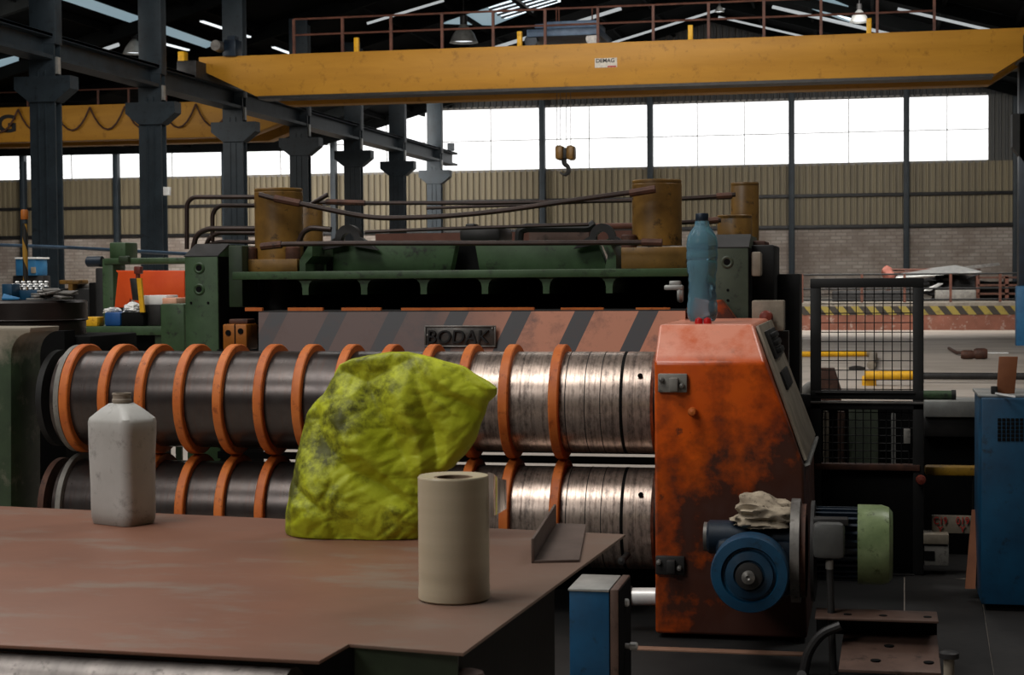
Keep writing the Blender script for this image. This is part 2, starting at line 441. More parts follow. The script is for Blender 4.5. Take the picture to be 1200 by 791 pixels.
# roof: a gable over the main bay, its left slope carried on over the side bay
ZE, SL = 7.3, .28
XM = (XL + XR) / 2; XML = -18.0
roof = MB()
prof = [(XRW + .2, ZE - SL * (XRW + .2 - XR) + 0), (XM, ZE + SL * (XM - XL)), (XL, ZE), (XML, ZE - SL * (XL - XML)), (XLW - .2, ZE - SL * (XL - XML) + .05)]
v = [(x, y, z) for y in (-3, YW + .2) for x, z in prof]
roof.raw(v, [(i, i + 1, i + 6, i + 5) for i in range(4)])
ceil = struct(roof, 'ceiling', 'roof_dark', smooth=False)
yc = [24.9 + 4.09 * k for k in range(7)]
for y in yc + [53.4]:
    for a, b2 in zip(prof, prof[1:]):
        c = MB(); nrm = Vector((0, 0, -1))
        p, q = Vector((a[0], y, a[1])), Vector((b2[0], y, b2[1]))
        c.prism([p + Vector((0, -.07, -.02)), q + Vector((0, -.07, -.02)), q + Vector((0, -.07, -.32)), p + Vector((0, -.07, -.32))], (0, .14, 0))
        c.build('rafter', 'rafter', ceil)
for i, (a, b2) in enumerate(zip(prof, prof[1:])):
    for k in range(1, 6):
        f = k / 6; x, z = a[0] + (b2[0] - a[0]) * f, a[1] + (b2[1] - a[1]) * f
        MB().box(x - .04, 10, z - .16, x + .04, YW, z - .02).build('purlin', 'rafter', ceil)
plL = lambda x, y: QPL(x, y, ZE - .07, XL, SL)                       # main bay, left slope
plR = lambda x, y: QPL(x, y, ZE - .07, XR, -SL)                      # main bay, right slope
plN = lambda x, y: QPL(x, y, ZE - .07, XL, SL)                       # side bay, the slope carried on
nwin = len(posts)
def skylight(pl, pxs, mt='sky', bars=0):
    global nwin
    b = MB(); pts = [pl(*p) for p in pxs]
    b.prism(pts, (0, 0, .03))
    w = struct(b, 'window_%d' % nwin, mt, smooth=False); nwin += 1
    if bars:
        bb = MB()
        for k in range(1, bars):
            f = k / bars; bb.tube([pts[0].lerp(pts[1], f) - Vector((0, 0, .04)), pts[3].lerp(pts[2], f) - Vector((0, 0, .04))], .03, 6)
        bb.tube([pts[0].lerp(pts[3], .5) - Vector((0, 0, .04)), pts[1].lerp(pts[2], .5) - Vector((0, 0, .04))], .035, 6)
        bb.build('glazing_bar', 'dark', w)
    return w
skylight(plL, [(568, 6), (592, 22), (657, 2), (640, -14)], 'sky', 5)
skylight(plL, [(520, 28), (578, 30), (690, -14), (640, -30)], 'sky_soft')
skylight(plR, [(915, -2), (995, 26), (1018, 18), (950, -10)], 'sky_soft')
skylight(plR, [(962, 11), (1004, 27), (1012, 22), (975, 9)], 'sky')
skylight(plN, [(70, -1), (252, 60), (250, 49), (100, -3)], 'sky_soft')
skylight(plN, [(-10, 74), (22, 66), (22, 76), (-10, 88)], 'sky_soft')

def strip(pl, a, b, wdt, label, off=.42):
    p, q = pl(*a), pl(*b); d = Vector((0, 0, -off))
    t = (q - p).normalized(); s = t.cross(Vector((0, 0, 1))).normalized() * wdt
    root = thing('strip_light', label, 'light', (p + q) / 2 + d)
    MB().prism([p - s + d, q - s + d, q + s + d, p + s + d], (0, 0, .04)).build('light_housing', 'rafter', root)
    MB().prism([p - s * .8 + d, q - s * .8 + d, q + s * .8 + d, p + s * .8 + d], (0, 0, -.03)).build('diffuser', 'tube_light', root)
strip(plL, (236, 0), (292, 20), .05, 'thin bright strip light under the dark roof, top left above the crane end')
strip(plL, (320, 33), (366, 51), .05, 'thin bright strip light under the roof above left end of yellow girder')
strip(plN, (192, 27), (220, 35), .05, 'short dim strip light between the two tall left columns')
# pale roof stays, the sunlight on them put in as a glow
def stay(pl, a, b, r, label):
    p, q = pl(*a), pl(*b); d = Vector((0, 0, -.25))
    MB().tube([p + d, q + d], r, 8).build('glowing_roof_stay', 'stay', None, label=label, category='roof stay')
M['stay'] = emit('sunlit roof stay glow', '#dfe4e6', .6)
stay(plL, (556, 53), (728, -1), .05, 'bright white glowing roof stay rising behind the blue hoist trolley')
stay(plL, (716, 41), (860, -4), .035, 'thin white glowing roof stay rising to the right of the hoist trolley')
stay(plL, (430, 15), (520, -12), .03, 'white glowing roof stay rising above the girder, left of the skylight')
stay(plR, (905, -3), (1060, 33), .045, 'white glowing roof stay sloping down behind the railing, nearer the middle of the crane')
stay(plR, (1052, -2), (1182, 28), .035, 'white glowing roof stay sloping down above the right end of the crane')
stay(plR, (842, 10), (955, 36), .03, 'thin grey glowing roof stay sloping down behind the two middle railing posts')
stay(plN, (98, 52), (139, 38), .04, 'short white glowing roof stay above the far left crane between two columns')
stay(plN, (15, 27), (37, 19), .04, 'short white glowing roof stay at the far left above the runway')

# crane columns along the runway
def column(y, label):
    root = thing('crane_column', label, 'column', (XL, y, 0), 'steel columns carrying the crane runway')
    ztop = ZE - .1
    c = MB(); w = .215
    c.box(XL - w, y - .12, 0, XL + w, y - .08, 5.0).box(XL - w, y + .08, 0, XL + w, y + .12, 5.0).box(XL - .03, y - .08, 0, XL + .03, y + .08, 5.0)
    c.box(XL - .07, y - .135, .0, XL - .05, y - .12, 4.6).box(XL + .05, y - .135, 0, XL + .07, y - .12, 4.6)
    c.build('shaft', 'column', root)
    MB().box(XL - .2, y - .12, 5.0, XL + .24, y + .12, ztop, .01).build('upper_post', 'column', root)
    zt = 4.5
    MB().prism([Vector((XL + a, y - .17, zt + b)) for a, b in ((-.45, 0), (.5, 0), (.5, -.2), (.24, -.4), (-.2, -.4), (-.45, -.2))], (0, .30, 0)).build('corbel', 'column', root)
    MB().box(XL - .35, y - .3, 0, XL + .35, y + .3, .03).build('base_plate', 'column', root)
    return root
names = ['first (widest) blue-grey crane column, nearest to the camera, at left edge of the hall',
         'second crane column, the one crossing the hanging cable loops of the far left crane',
         'third crane column, seen just left of the ochre hydraulic cylinder',
         'fourth crane column, with a brown pipe on its left, just above the left cylinder',
         'fifth crane column from the camera, behind the long brown pipes',
         'sixth crane column, last but one under the runway end',
         'seventh crane column, farthest away, under the cut end of the runway']
for y, l in zip(yc, names): column(y, l)
zr = QX(528, 179, XL).z
rb = MB()
y0r, y1r = 3.0, QX(529, 180, XL).y
for z0, z1, w in ((zr - .06, zr, .2), (zr - .40, zr - .34, .2), (zr - .34, zr - .06, .03)):
    rb.box(XL - w, y0r, z0, XL + w, y1r, z1)
root = thing('runway_beam', 'long dark steel crane runway beam receding over the left row of columns', 'beam', (XL, y0r, zr - .42))
rb.build('beam', 'column', root)
MB().box(XL - .05, y0r, zr, XL + .05, y1r, zr + .03).build('rail', 'steel', root)
MB().box(XL + .16, y0r, zr - .05, XL + .2, y1r, zr - .005).build('conductor_bar', 'alu', root)
MB().box(XL - .1, y1r - .12, zr + .06, XL + .1, y1r, zr + .3).build('end_stop', 'column', root)
for y in yc:
    MB().box(XL + .2, y - .05, zr - .62, XL + .24, y + .05, zr - .36).build('hanger_bracket', 'alu', root)
# right column
xrc = QY(1194, 300, 32.3).x
root = thing('crane_column', 'blue column at the right edge of the frame beside the dark end wall', 'column', (xrc + .25, 32.5, 0))
MB().box(xrc, 32.3, 0, xrc + .5, 32.7, 5.2, .01).build('shaft', 'blue_dark', root)
MB().prism([(xrc - .12, 32.3, 4.2), (xrc + .5, 32.3, 4.2), (xrc + .5, 32.3, 3.3), (xrc + .1, 32.3, 3.3), (xrc - .12, 32.3, 3.6)], (0, .4, 0)).build('corbel', 'black', root)
MB().fbox(1191, 335, 1215, 412, 32.0, .28, .02).build('blue_sheet_guard', 'blue_light', root)
# wall service items
MB().fbox(191, 219, 198, 229, 28.4, .1, .01).build('junction_box', 'white', None, label='small white box on the side of the second crane column', category='electrical box')
MB().tube([QY(345, 150, 40), QY(345.5, 178, 40), QY(348, 183, 40), QY(348, 225, 40), Vector((QY(348, 225, 40).x, 40, 0))], .05, 8, .1).build('downpipe', 'rail_brown', None, label='thin brown vertical pipe beside the fourth crane column', category='pipe')

# ------------------------------------------------------------------ main crane
YC1 = 31.0
cz = lambda x, y: QY(x, y, YC1)
root = thing('overhead_crane', 'large yellow overhead travelling crane spanning the top of the hall', 'crane', cz(700, 108))
zt, zb = cz(700, 50).z, cz(700, 101).z
zt0, zb0 = cz(380, 62).z, cz(380, 110).z
zt, zb = (zt + zt0) / 2, (zb + zb0) / 2
xa, xb = QY(233, 75, YC1).x, XR - .1
def girder(Y, w, nm='girder'):
    h = zt - zb
    MB().prism([Vector((x, Y, z)) for x, z in ((xa, zt), (xb, zt), (xb, zb + h * .6), (xb - .75, zb), (xa + 1.15, zb), (xa, zt - h * .3))], (0, w, 0), .008).build(nm, 'crane', root)
girder(YC1, .42); girder(YC1 + 1.75, .42, 'rear_girder')
MB().box(xa + 1.2, YC1 - .03, zb - .055, xb - .8, YC1 + .46, zb + .0).build('bottom_flange', 'dark', root)
for x in (xa - .05, xb - .1):
    MB().box(x - .2, YC1 - .5, zt - .45, x + .2, YC1 + 2.7, zt - .12, .02).build('end_truck', 'dark', root)
# travel motor at the left end
MB().fbox(262, 46, 276, 66, YC1 - .1, .35, .02).fbox(266, 42, 275, 47, YC1 - .1, .2).build('travel_motor', 'blue_dark', root)
MB().lathe([(.1, -.25), (.11, 0), (.1, .05)], cz(258, 55), 'Y', 16).build('motor_end', 'steel', root)
MB().fbox(208, 60, 216, 84, YC1 - .1, .2, .02).build('bumper', 'yellow', root)
# railing
xs_post = [cz(p, 40).x for p in (343, 400, 457, 517, 577, 638, 700, 765, 830, 895, 962, 1028, 1095)]
Yr = YC1 + .05
for x in xs_post: MB().box(x - .025, Yr, zt, x + .025, Yr + .05, zt + .66).build('railing_post', 'rail_brown', root)
rl = MB()
for h in (.36, .66): rl.tube([(xs_post[0], Yr + .02, zt + h), (xs_post[-1], Yr + .02, zt + h)], .02, 6)
rl.build('railing', 'rail_brown', root)
for p in (415, 607, 808, 1018):
    x = cz(p, 50).x; MB().box(x - .04, YC1 + .1, zt, x + .05, YC1 + .2, zt + .28, .01).build('cable_stop', 'yellow', root)
pl = MB().fbox(697, 68, 723, 79, YC1 - .012, .012).build('maker_plate', 'paper', root)
text('DEMAG', cz(709.5, 71) + Vector((0, -.016, 0)), pxw(4.6, YC1), pxw(21, YC1), 'ink', 'lettering', pl, .002, 0, .02)
MB().fbox(712, 77, 722, 78.5, YC1 - .016, .004).build('red_lettering', 'red_ink', pl)
# hook
hx = cz(661, 178); hy = YC1 + 1.1
h1, h2 = QY(650, 170, hy), QY(672, 188, hy)
hk = MB()
for a, b2 in ((650, 659), (663, 672)): hk.fbox(a, 170, b2, 187, hy, .35, .05)
hb = thing('hook_block', 'brown and black crane hook block hanging in front of the bright windows', 'hook', QY(661, 203, hy))
hk.build('sheave_guard', 'ochre', hb)
MB().fbox(657, 173, 665, 186, hy + .08, .18, .02).build('crosshead', 'black', hb)
c = QY(661, 192, hy + .17)
MB().tube([c + Vector((.0, 0, .1)), c + Vector((0, 0, 0)), c + Vector((.09, 0, -.06)), c + Vector((.09, 0, -.17)), c + Vector((0, 0, -.22)), c + Vector((-.08, 0, -.16))], [.05, .045, .04, .045, .04, .02], 8, .06).build('hook', 'dark', hb)
for p in (653, 657, 664, 669):
    a = QY(p, 171, hy + .15); MB().tube([a, (a.x, a.y, zt + .1)], .007, 5).build('wire_rope', 'grey', hb)
# trolley on top
root = thing('hoist_trolley', 'dark blue hoist trolley standing on top of the yellow crane', 'trolley', QY(660, 48, YC1 + .5))
zq = lambda y: QY(660, y, YC1 + .5).z
MB().fbox(617, 33, 702, 42, YC1 + .3, 1.6, .02).build('trolley_frame', 'trolley', root)
MB().fbox(640, 24, 700, 33, YC1 + .5, 1.0, .03).build('hoist_motor', 'trolley', root)
MB().fbox(626, 28, 640, 33, YC1 + .5, .6, .02).build('brake_box', 'trolley', root)
for a, b2 in ((616, 630), (690, 700)):
    c = QY((a + b2) / 2, 43, YC1 + .45)
    MB().lathe([(.12, -.1), (.12, .1)], (c.x, c.y, zt + .13), 'Y', 20).build('wheel', 'steel' if a > 650 else 'blue_dark', root)
MB().fbox(630, 40, 690, 46, YC1 + .9, .8, .02).build('rope_drum', 'dark', root)
for p in (652, 655, 694): MB().tube([QY(p, 26, YC1 + .6), QY(p, 8, YC1 + .6)], .015, 6).build('rod', 'rail_brown', root)

# ------------------------------------------------------------------ far left crane
YC2 = 36.5
c2 = lambda x, y: QY(x, y, YC2)
root = thing('overhead_crane', 'yellow crane girder at far left with cable loops, behind the columns', 'crane', c2(150, 165))
zt2, zb2 = c2(150, 121.5).z, c2(150, 163).z; x0, x1 = c2(-60, 130).x, c2(326, 140).x
for Y, nm in ((YC2, 'girder'), (YC2 + 1.4, 'rear_girder')):
    MB().prism([Vector(p) for p in ((x0, Y, zt2), (x1, Y, zt2), (x1, Y, zt2 - .55), (x1 - .75, Y, zb2), (x0, Y, zb2))], (0, .4, 0), .008).build(nm, 'crane', root)
def sag(pa, pb, low, n=9):
    return [pa.lerp(pb, i / (n - 1)) + Vector((0, 0, -low * (1 - (2 * i / (n - 1) - 1) ** 2))) for i in range(n)]
hp = [-20, 23, 65, 107, 148, 190, 231, 272]
for a, b2 in zip(hp, hp[1:]):
    pa, pb = c2(a, 124) + Vector((0, -.08, 0)), c2(b2, 124) + Vector((0, -.08, 0)); pa.z = pb.z = zt2 - .06
    MB().tube(sag(pa, pb, .52), .022, 6).build('festoon_cable', 'rust', root)
text('G', c2(8, 145) + Vector((0, -.012, 0)), pxw(19.5, YC2, 10, 145), pxw(22, YC2, 10, 145), 'ink', 'painted_letter', root, .004, 0, .03)
text('3', c2(44, 145) + Vector((0, -.012, 0)), pxw(19.5, YC2, 10, 145), pxw(17, YC2, 10, 145), 'rust', 'painted_number', root, .004)
rl = MB()
for p in (27, 110, 146, 190):
    x = c2(p, 110).x; MB().box(x - .02, YC2 + .2, zt2, x + .02, YC2 + .24, zt2 + .38).build('railing_post', 'rail_brown', root)
rl.tube([(x0, YC2 + .22, zt2 + .37), (c2(190, 110).x, YC2 + .22, zt2 + .37)], .018, 6).build('railing', 'rail_brown', root)

# high-bay lamps
def lamp(x, y, D, s, label):
    c = QD(x, y, D)
    r = thing('high_bay_lamp', label, 'lamp', c)
    MB().lathe([(.05 * s, .34 * s), (.09 * s, .3 * s), (.2 * s, .16 * s), (.27 * s, 0), (.255 * s, 0), (.19 * s, .14 * s), (.08 * s, .27 * s)], c, 'Z', 24, False).build('lamp_shade', 'alu', r)
    MB().lathe([(0, .02), (.2 * s, .04 * s), (.17 * s, .14 * s), (.05 * s, .22 * s), (0, .22 * s)], c, 'Z', 20).build('bulb', 'tube_light', r)
    MB().lathe([(.07 * s, .34 * s), (.07 * s, .5 * s)], c, 'Z', 14).build('ballast', 'dark', r)
    MB().tube([c + Vector((0, 0, .5 * s)), c + Vector((0, 0, 1.5))], .012, 6).build('chain', 'dark', r)
lamp(543.5, 50, 40, 1.25, 'white dome lamp hanging just above the yellow girder, left of the hoist trolley')
lamp(157.5, 63, 36, .9, 'pale dome lamp half hidden behind the second left column')
lamp(1007, 26, 42, .9, 'pale dome lamp above the right half of the crane near a railing post')
lamp(843, 14, 46, .5, 'tiny lamp hanging above the middle of the crane')

# ------------------------------------------------------------------ platform at the back right
YK = QZ(1000, 387, 0).y
zk = QY(1000, 355, YK).z; zs = QY(1000, 369, YK).z
plat = thing('loading_platform', 'raised platform with black and yellow edge and brick red face at the back wall', 'platform', (0, YK, 0))
M['kerbstripe'] = mk_stripes('yellow black edge', .36, .5, .8, '#2a251d', '#8a7a34')
M['kerbred'] = mat('worn brick red paint', '#6f4536', '#875646', 2, .8, c3='#9a8a80')
x0, x1 = -12.0, XRW - .02
MB().box(x0, YK + .1, 0, x1, YW - .1, zk).build('deck', 'kerbtop', plat)
MB().box(x0, YK, 0, x1, YK + .1, zs).build('red_face', 'kerbred', plat)
zs2 = QY(1000, 359, YK).z
MB().box(x0, YK - .01, zs, x1, YK + .1, zs2).build('striped_edge', 'kerbstripe', plat)
MB().box(x0, YK - .01, zs2, x1, YK + .1, zk).build('edge_cap', 'kerbtop', plat)
YP = YK + .5
root = thing('guard_rail', 'thin black pipe railing along the raised platform', 'railing', (QY(1050, 350, YP).x, YP, zk))
xa2, xb2 = QY(905, 350, YP).x, QY(1215, 350, YP).x
for py in (321, 338, 351):
    z = QY(1100, py, YP).z; MB().tube([(xa2, YP, z), (xb2, YP, z)], .022, 6).build('rail', 'black', root)
for p in (940, 1010, 1060, 1114, 1172):
    x = QY(p, 340, YP).x; MB().box(x - .03, YP - .02, zk, x + .03, YP + .03, QY(p, 321, YP).z).build('post', 'rail_brown', root)
# stored scrap behind the rail
YS = YK + 2.2
def onplat(px0, py0, px1, Y, d, nm, mt, label, cat, bev=.02):
    a, b2 = QY(px0, py0, Y), QY(px1, py0, Y)
    return MB().box(a.x, Y, zk, b2.x, Y + d, a.z, bev).build(nm, mt, None, label=label, category=cat)
r = thing('steel_rack', 'dark red steel rack at the right end of the platform', 'rack', QY(1170, 350, YS))
for p in (1146, 1180, 1215):
    x = QY(p, 340, YS).x; MB().box(x - .04, YS, zk, x + .04, YS + .5, QY(p, 323, YS).z).build('upright', 'rail_brown', r)
for py in (324, 333, 343):
    z = QY(1170, py, YS).z; MB().box(QY(1146, 340, YS).x, YS, z - .05, QY(1215, 340, YS).x, YS + .5, z).build('shelf', 'rust', r)
MB().box(QY(1146, 340, YS).x, YS + .5, zk, QY(1215, 340, YS).x, YS + .55, QY(1170, 330, YS).z).build('back_panel', 'black', r)
onplat(1096, 340, 1144, YS - .3, .6, 'concrete_block', 'grey', 'long grey block on the platform left of the red rack', 'block')
onplat(975, 341, 1072, YS - .3, .7, 'dark_machine', 'dark', 'low dark machine on the platform seen through the cage mesh', 'machine')
def sheet(pxs, Y, nm, mt, label, cat, t=.03, dz=0):
    return MB().prism([QY(x, y, Y + o) for x, y, o in pxs], (0, .02, t)).build(nm, mt, None, label=label, category=cat)
sheet([(1050, 326, -.4), (1150, 319, 0), (1120, 312, .9), (1060, 319, .6)], YS, 'metal_sheet', 'alu', 'pale crumpled metal sheet on the scrap behind the railing', 'sheet')
sheet([(1083, 341, -.4), (1100, 333, 0), (1105, 333, .1), (1090, 341, -.2)], YS, 'metal_sheet', 'white', 'small bright bent offcut in front of the grey block', 'sheet')
sheet([(1090, 318, 0), (1170, 309, .3), (1172, 311, .3), (1092, 321, 0)], YS + .8, 'metal_bar', 'steel', 'long grey bar leaning across the scrap pile', 'bar')
b = MB()
for i in range(7): b.tube([QY(1040 + i * 1.2, 324 - (i % 3) * 4, YS + .2 * i), QY(1095 + i * 9, 318 - (i % 4), YS + .5 + .1 * i)], .03, 5)
b.build('rod_bundle', 'rail_brown', None, label='bundle of thin rods with a red wrapped end on the platform', category='rods')
bb = MB(); bmesh.ops.create_icosphere(bb.bm, subdivisions=3, radius=.13)
cc = QY(1041, 320, YS - .1)
for v in bb.bm.verts: v.co = Vector((v.co.x * 1.2, v.co.y, v.co.z * 1.3)) * (1 + .5 * noise.noise(v.co * 9)) + cc
rw = thing('red_wrapping', 'faded red wrapping bunched on a post of the platform above the cage corner', 'wrapping', (cc.x, cc.y, zk))
MB().box(cc.x - .04, cc.y - .04, zk, cc.x + .04, cc.y + .04, cc.z).build('stake', 'rust', rw)
bb.build('wrap', mat('faded red wrap', '#82473c', '#9c6557', 8, .8), rw)
b = MB(); bmesh.ops.create_icosphere(b.bm, subdivisions=4, radius=1)
cc = QY(1128, 331, YS + .9)
for v in b.bm.verts: v.co = Vector((v.co.x * .8, v.co.y * .45, v.co.z * .36)) * (1 + .35 * noise.fractal(v.co * 2.5, 1, 2, 4)) + Vector((cc.x - .15, cc.y, zk + .30)); v.co.z = max(v.co.z, zk + .004)
b.build('scrap_heap', 'dark', None, label='dark tangled scrap heap on the platform left of the red rack', category='scrap', kind='stuff')

# floor items on the right
def fl(x, y): return QZ(x, y, 0)
a, b2 = fl(905, 419), fl(1019, 418)
r = thing('yellow_pipe', 'farther yellow pipe lying on the floor with a white bent end', 'pipe', a)
MB().tube([a + Vector((0, 0, .05)), b2 + Vector((0, 0, .05))], .045, 12).build('straight_pipe', 'yellow', r)
e1 = fl(1024, 420) + Vector((0, 0, .07)); e2 = fl(1021, 433) + Vector((0, 0, .06))
MB().tube([b2 + Vector((0, 0, .05)), e1, e2], .06, 12, .3).build('bent_end', 'beige', r)
a = fl(1018, 452)
r = thing('yellow_barrier', 'nearer yellow pipe on a short yellow foot, seen through the cage mesh', 'barrier', a)
Yb = a.y
MB().fbox(1010, 441, 1027, 453, Yb, .16, .01).build('foot', 'yellow', r)
MB().tube([QY(1013, 440, Yb - .02), QY(1073, 440, Yb - .02)], pxw(5, Yb), 12).build('pipe', 'yellow', r)
p = QY(1074, 440.5, Yb + .6); q = QY(1215, 441, Yb + .6)
r = thing('dark_pipe', 'long dark pipe at knee height running from the cage to the blue cabinet', 'pipe', (p.x, p.y, 0))
MB().tube([p, q], pxw(4, Yb), 12).build('tube', 'dark', r)
for t in (.04, .97):
    c = p.lerp(q, t); MB().box(c.x - .03, c.y - .03, 0, c.x + .03, c.y + .03, c.z - .02).build('stand', 'dark', r)
c = fl(1004, 433); MB().lathe([(.11, 0), (.11, .03), (.05, .05), (0, .05)], c, 'Z', 20).build('pipe_flange', 'dark', None, label='small dark round flange on the floor beside the white pipe end', category='flange')
c = fl(1118, 417)
r = thing('valve_assembly', 'rusty valve with a thin rod lying on the open floor at right', 'valve', c)
MB().tube([fl(1112, 410) + Vector((0, 0, .03)), fl(1121, 416) + Vector((0, 0, .04)), fl(1132, 418) + Vector((0, 0, .06))], .025, 8).build('rod', 'rust', r)
for p, w in ((1134, .07), (1149, .085)):
    q = fl(p, 421); MB().lathe([(w * .8, -.1), (w, -.06), (w, .06), (w * .8, .1)], q + Vector((0, 0, w)), 'X', 16).build('valve_body', 'rust', r)
q = fl(1141, 420); MB().box(q.x - .12, q.y - .05, .02, q.x + .12, q.y + .05, .12, .02).build('middle_piece', 'alu', r)
a = fl(1165, 414); MB().box(a.x - .2, a.y - .08, 0, a.x + .22, a.y + .08, .015).build('paper_scrap', 'white', None, label='white scrap of paper on the floor above the brown board', category='paper')
# brown hopper and grey elbow behind cage
q = QY(970, 457, 9.2)
MB().loft([[Vector((q.x + sx * w, 9.2 + sy * w, z)) for sx, sy in ((-1, -1), (1, -1), (1, 1), (-1, 1))] for w, z in ((.075, 0.0), (.07, q.z), (.035, QY(970, 431, 9.2).z))]).build('brown_casting', 'rust', None, label='brown tapered casting standing behind the cage mesh', category='casting')
q = QY(950, 465, 8.9)
e0_ = QY(944, 478, 8.9)
MB().tube([Vector((e0_.x, 8.9, 0)), QY(945, 456, 8.9), QY(960, 452, 8.9)], .035, 12, .06).build('pipe_elbow', 'grey', None, label='grey bent pipe end between black post and cage', category='pipe')

# ================================================================== MACHINE
YCON = 6.05
YR = 6.50                     # axis of the two rollers
def cx(x, y=470, Y=YR): return QY(x, y, Y).x
zU = QY(700, 471, YR).z; zL = QY(700, 606, YR).z
RR = (QY(700, 412, YR) - QY(700, 530, YR)).length / 2
RG = (QY(700, 402, YR) - QY(700, 537, YR)).length / 2
apex = [99, 143, 185, 229, 274, 320, 364, 411, 458, 506, 552, 599, 656]
M['roller'] = mk_roller('worn roller steel', (.2, .75))
def make_roller(z, first, label, lower):
    xl, xr = cx(84), cx(772)
    org = Vector(((xl + xr) / 2, YR, z - RR))
    root = thing('slitter_roller', label, 'roller', org)
    b = MB()
    gx = cx(738)
    b.lathe([(RR, xl), (RR, gx - .012), (RR * .955, gx - .012), (RR * .955, gx - .004), (RR, gx - .004), (RR, xr - .01), (RR - .01, xr)], (0, YR, z), 'X', 72)
    sh = b.build('roller_body', 'roller', root)
    for px in (672, 694, 712):
        x = cx(px); MB().lathe([(RR, -.002), (RR + .0012, -.001), (RR + .0012, .001), (RR, .002)], (x, YR, z), 'X', 64, False).build('wear_line', 'dark', root)
    MB().lathe([(RR * .97, -.007), (RR + .0008, -.006), (RR + .0008, .006), (RR * .97, .007)], (gx - .008, YR, z), 'X', 64, False).build('groove', 'void', root)
    for a in (1.85,):
        c = Vector((cx(757), YR + math.cos(a + PI / 2) * 0, z)) + Vector((0, -RR * .82, RR * .575))
        MB().lathe([(.009, -.012), (.009, .0015)], c, 'Y', 14).build('pin_hole', 'void', root)
    MB().lathe([(RR * .93, xr), (RR * .93, xr + .012), (.07, xr + .012), (.07, xr + .03)], (0, YR, z), 'X', 48).build('end_journal', 'black', root)
    MB().lathe([(.07, xl - .1), (.07, xl - .06), (RR * 1.02, xl - .06), (RR * 1.02, xl - .035)], (0, YR, z), 'X', 48).build('end_collar', 'rust' if lower else 'black', root)
    MB().lathe([(RR * .9, cx(apex[0]) - .03), (RG * .985, cx(apex[0]) - .03), (RG * .985, cx(apex[0]) - .009), (RR * .9, cx(apex[0]) - .009)], (0, YR, z), 'X', 64, False).build('grey_disc', 'grey', root)
    h = .0185
    for p in apex[first:]:
        x = cx(p) + .012
        MB().lathe([(RR - .002, -h), (RG - .004, -h), (RG, -h + .004), (RG, h - .004), (RG - .004, h), (RR - .002, h)], (x, YR, z), 'X', 72, False).build('ring', 'ring', root)
    return root
make_roller(zU, 0, 'upper grey steel roller with orange rings, in front of the striped guard', False)
make_roller(zL, 2, 'lower grey steel roller with orange rings, half hidden by the table', True)

# orange console
def V3(p): return Vector(p)
A, Bq, Cq, D0, E = QY(768, 762, YCON), QY(946, 766, YCON), QY(942, 545, YCON), QY(896, 425, YCON), QY(768, 425, YCON)
YF = YCON + .15
Fp, G = QY(773, 380, YF), QY(883, 380, YF)
Yk = YCON + 1.05
A.z = Bq.z = 0.02; Fp.z = G.z; E.z = D0.z
t = (G.z - D0.z) / (G.z - Cq.z); D0.x = G.x + (Cq.x - G.x) * t
Fp.x = E.x = A.x
con = thing('orange_console', 'grimy orange machine housing with sloped top at the right end of the rollers', 'machine housing', (A.x, YCON, 0))
bk = lambda p: Vector((p.x, Yk, p.z))
vs = [A, Bq, Cq, D0, E, Fp, G, bk(A), bk(Bq), bk(Cq), bk(G), bk(Fp)]
b = MB(); b.raw(vs, [(0, 1, 2, 3, 4), (4, 3, 6, 5), (5, 6, 10, 11), (1, 8, 9, 2), (2, 9, 10, 6, 3), (0, 4, 5, 11, 7), (7, 11, 10, 9, 8), (0, 7, 8, 1)])
bmesh.ops.recalc_face_normals(b.bm, faces=b.bm.faces)
bmesh.ops.bevel(b.bm, geom=b.bm.edges[:], offset=.012, segments=3, affect='EDGES', profile=.5)
M['console'] = mk_console()
b.build('housing', 'console', con, angle=50)
# grey panel on the slope
sl = (Cq - G); sl.y = 0; sl.normalize(); nrm = Vector((-sl.z, 0, sl.x)); nrm = nrm if nrm.x > 0 else -nrm
def slp(t, yy, off=0.0):      # t metres down from the top edge, yy depth
    return Vector((G.x, YCON + yy, G.z)) + sl * t + nrm * off
L = Vector((Cq.x - G.x, 0, Cq.z - G.z)).length
MB().prism([slp(.01, .17, .003), slp(L - .01, .03, .003), slp(L - .01, 1.0, .003), slp(.01, 1.0, .003)], nrm * .012, .003).build('side_panel', 'beige', con)
def slab(t0, t1, y0, y1, mt, nm, h=.012):
    return MB().prism([slp(t0, y0, .015), slp(t1, y0, .015), slp(t1, y1, .015), slp(t0, y1, .015)], nrm * h, .003).build(nm, mt, con)
slab(.04, .15, .3, .8, 'dark', 'switch_plate')
for i in range(3): slab(.055 + i * .03, .075 + i * .03, .38, .62, 'black', 'switch', .03)
slab(.2, .27, .3, .7, 'black', 'cover_plate', .01)
MB().prism([slp(L, .02, 0), slp(L, 1.03, 0), slp(L, 1.03, .02), slp(L, .02, .02)], sl * .008).build('panel_edge', 'alu', con)
def bracket(x, y):
    c = MB().fbox(x - 17, y - 11, x + 17, y + 11, YCON - .02, .02, .004)
    c.fbox(x - 4, y - 6, x + 6, y + 10, YCON - .045, .03, .004)
    o = c.build('hinge_block', 'grey' if y < 500 else 'dark', con)
    for a, q in ((-13, -4), (11, 3)):
        MB().lathe([(0, -.012), (.008, -.01), (.01, 0), (.01, .01)], QY(x + a, y + q, YCON - .025), 'Y', 14).build('bolt', 'steel', o)
bracket(788, 449); bracket(785, 663)
MB().lathe([(0, -.035), (.012, -.032), (.017, -.02), (.014, 0), (.014, .01)], QY(812, 482, YCON), 'Y', 18).build('knob', 'ring', con)
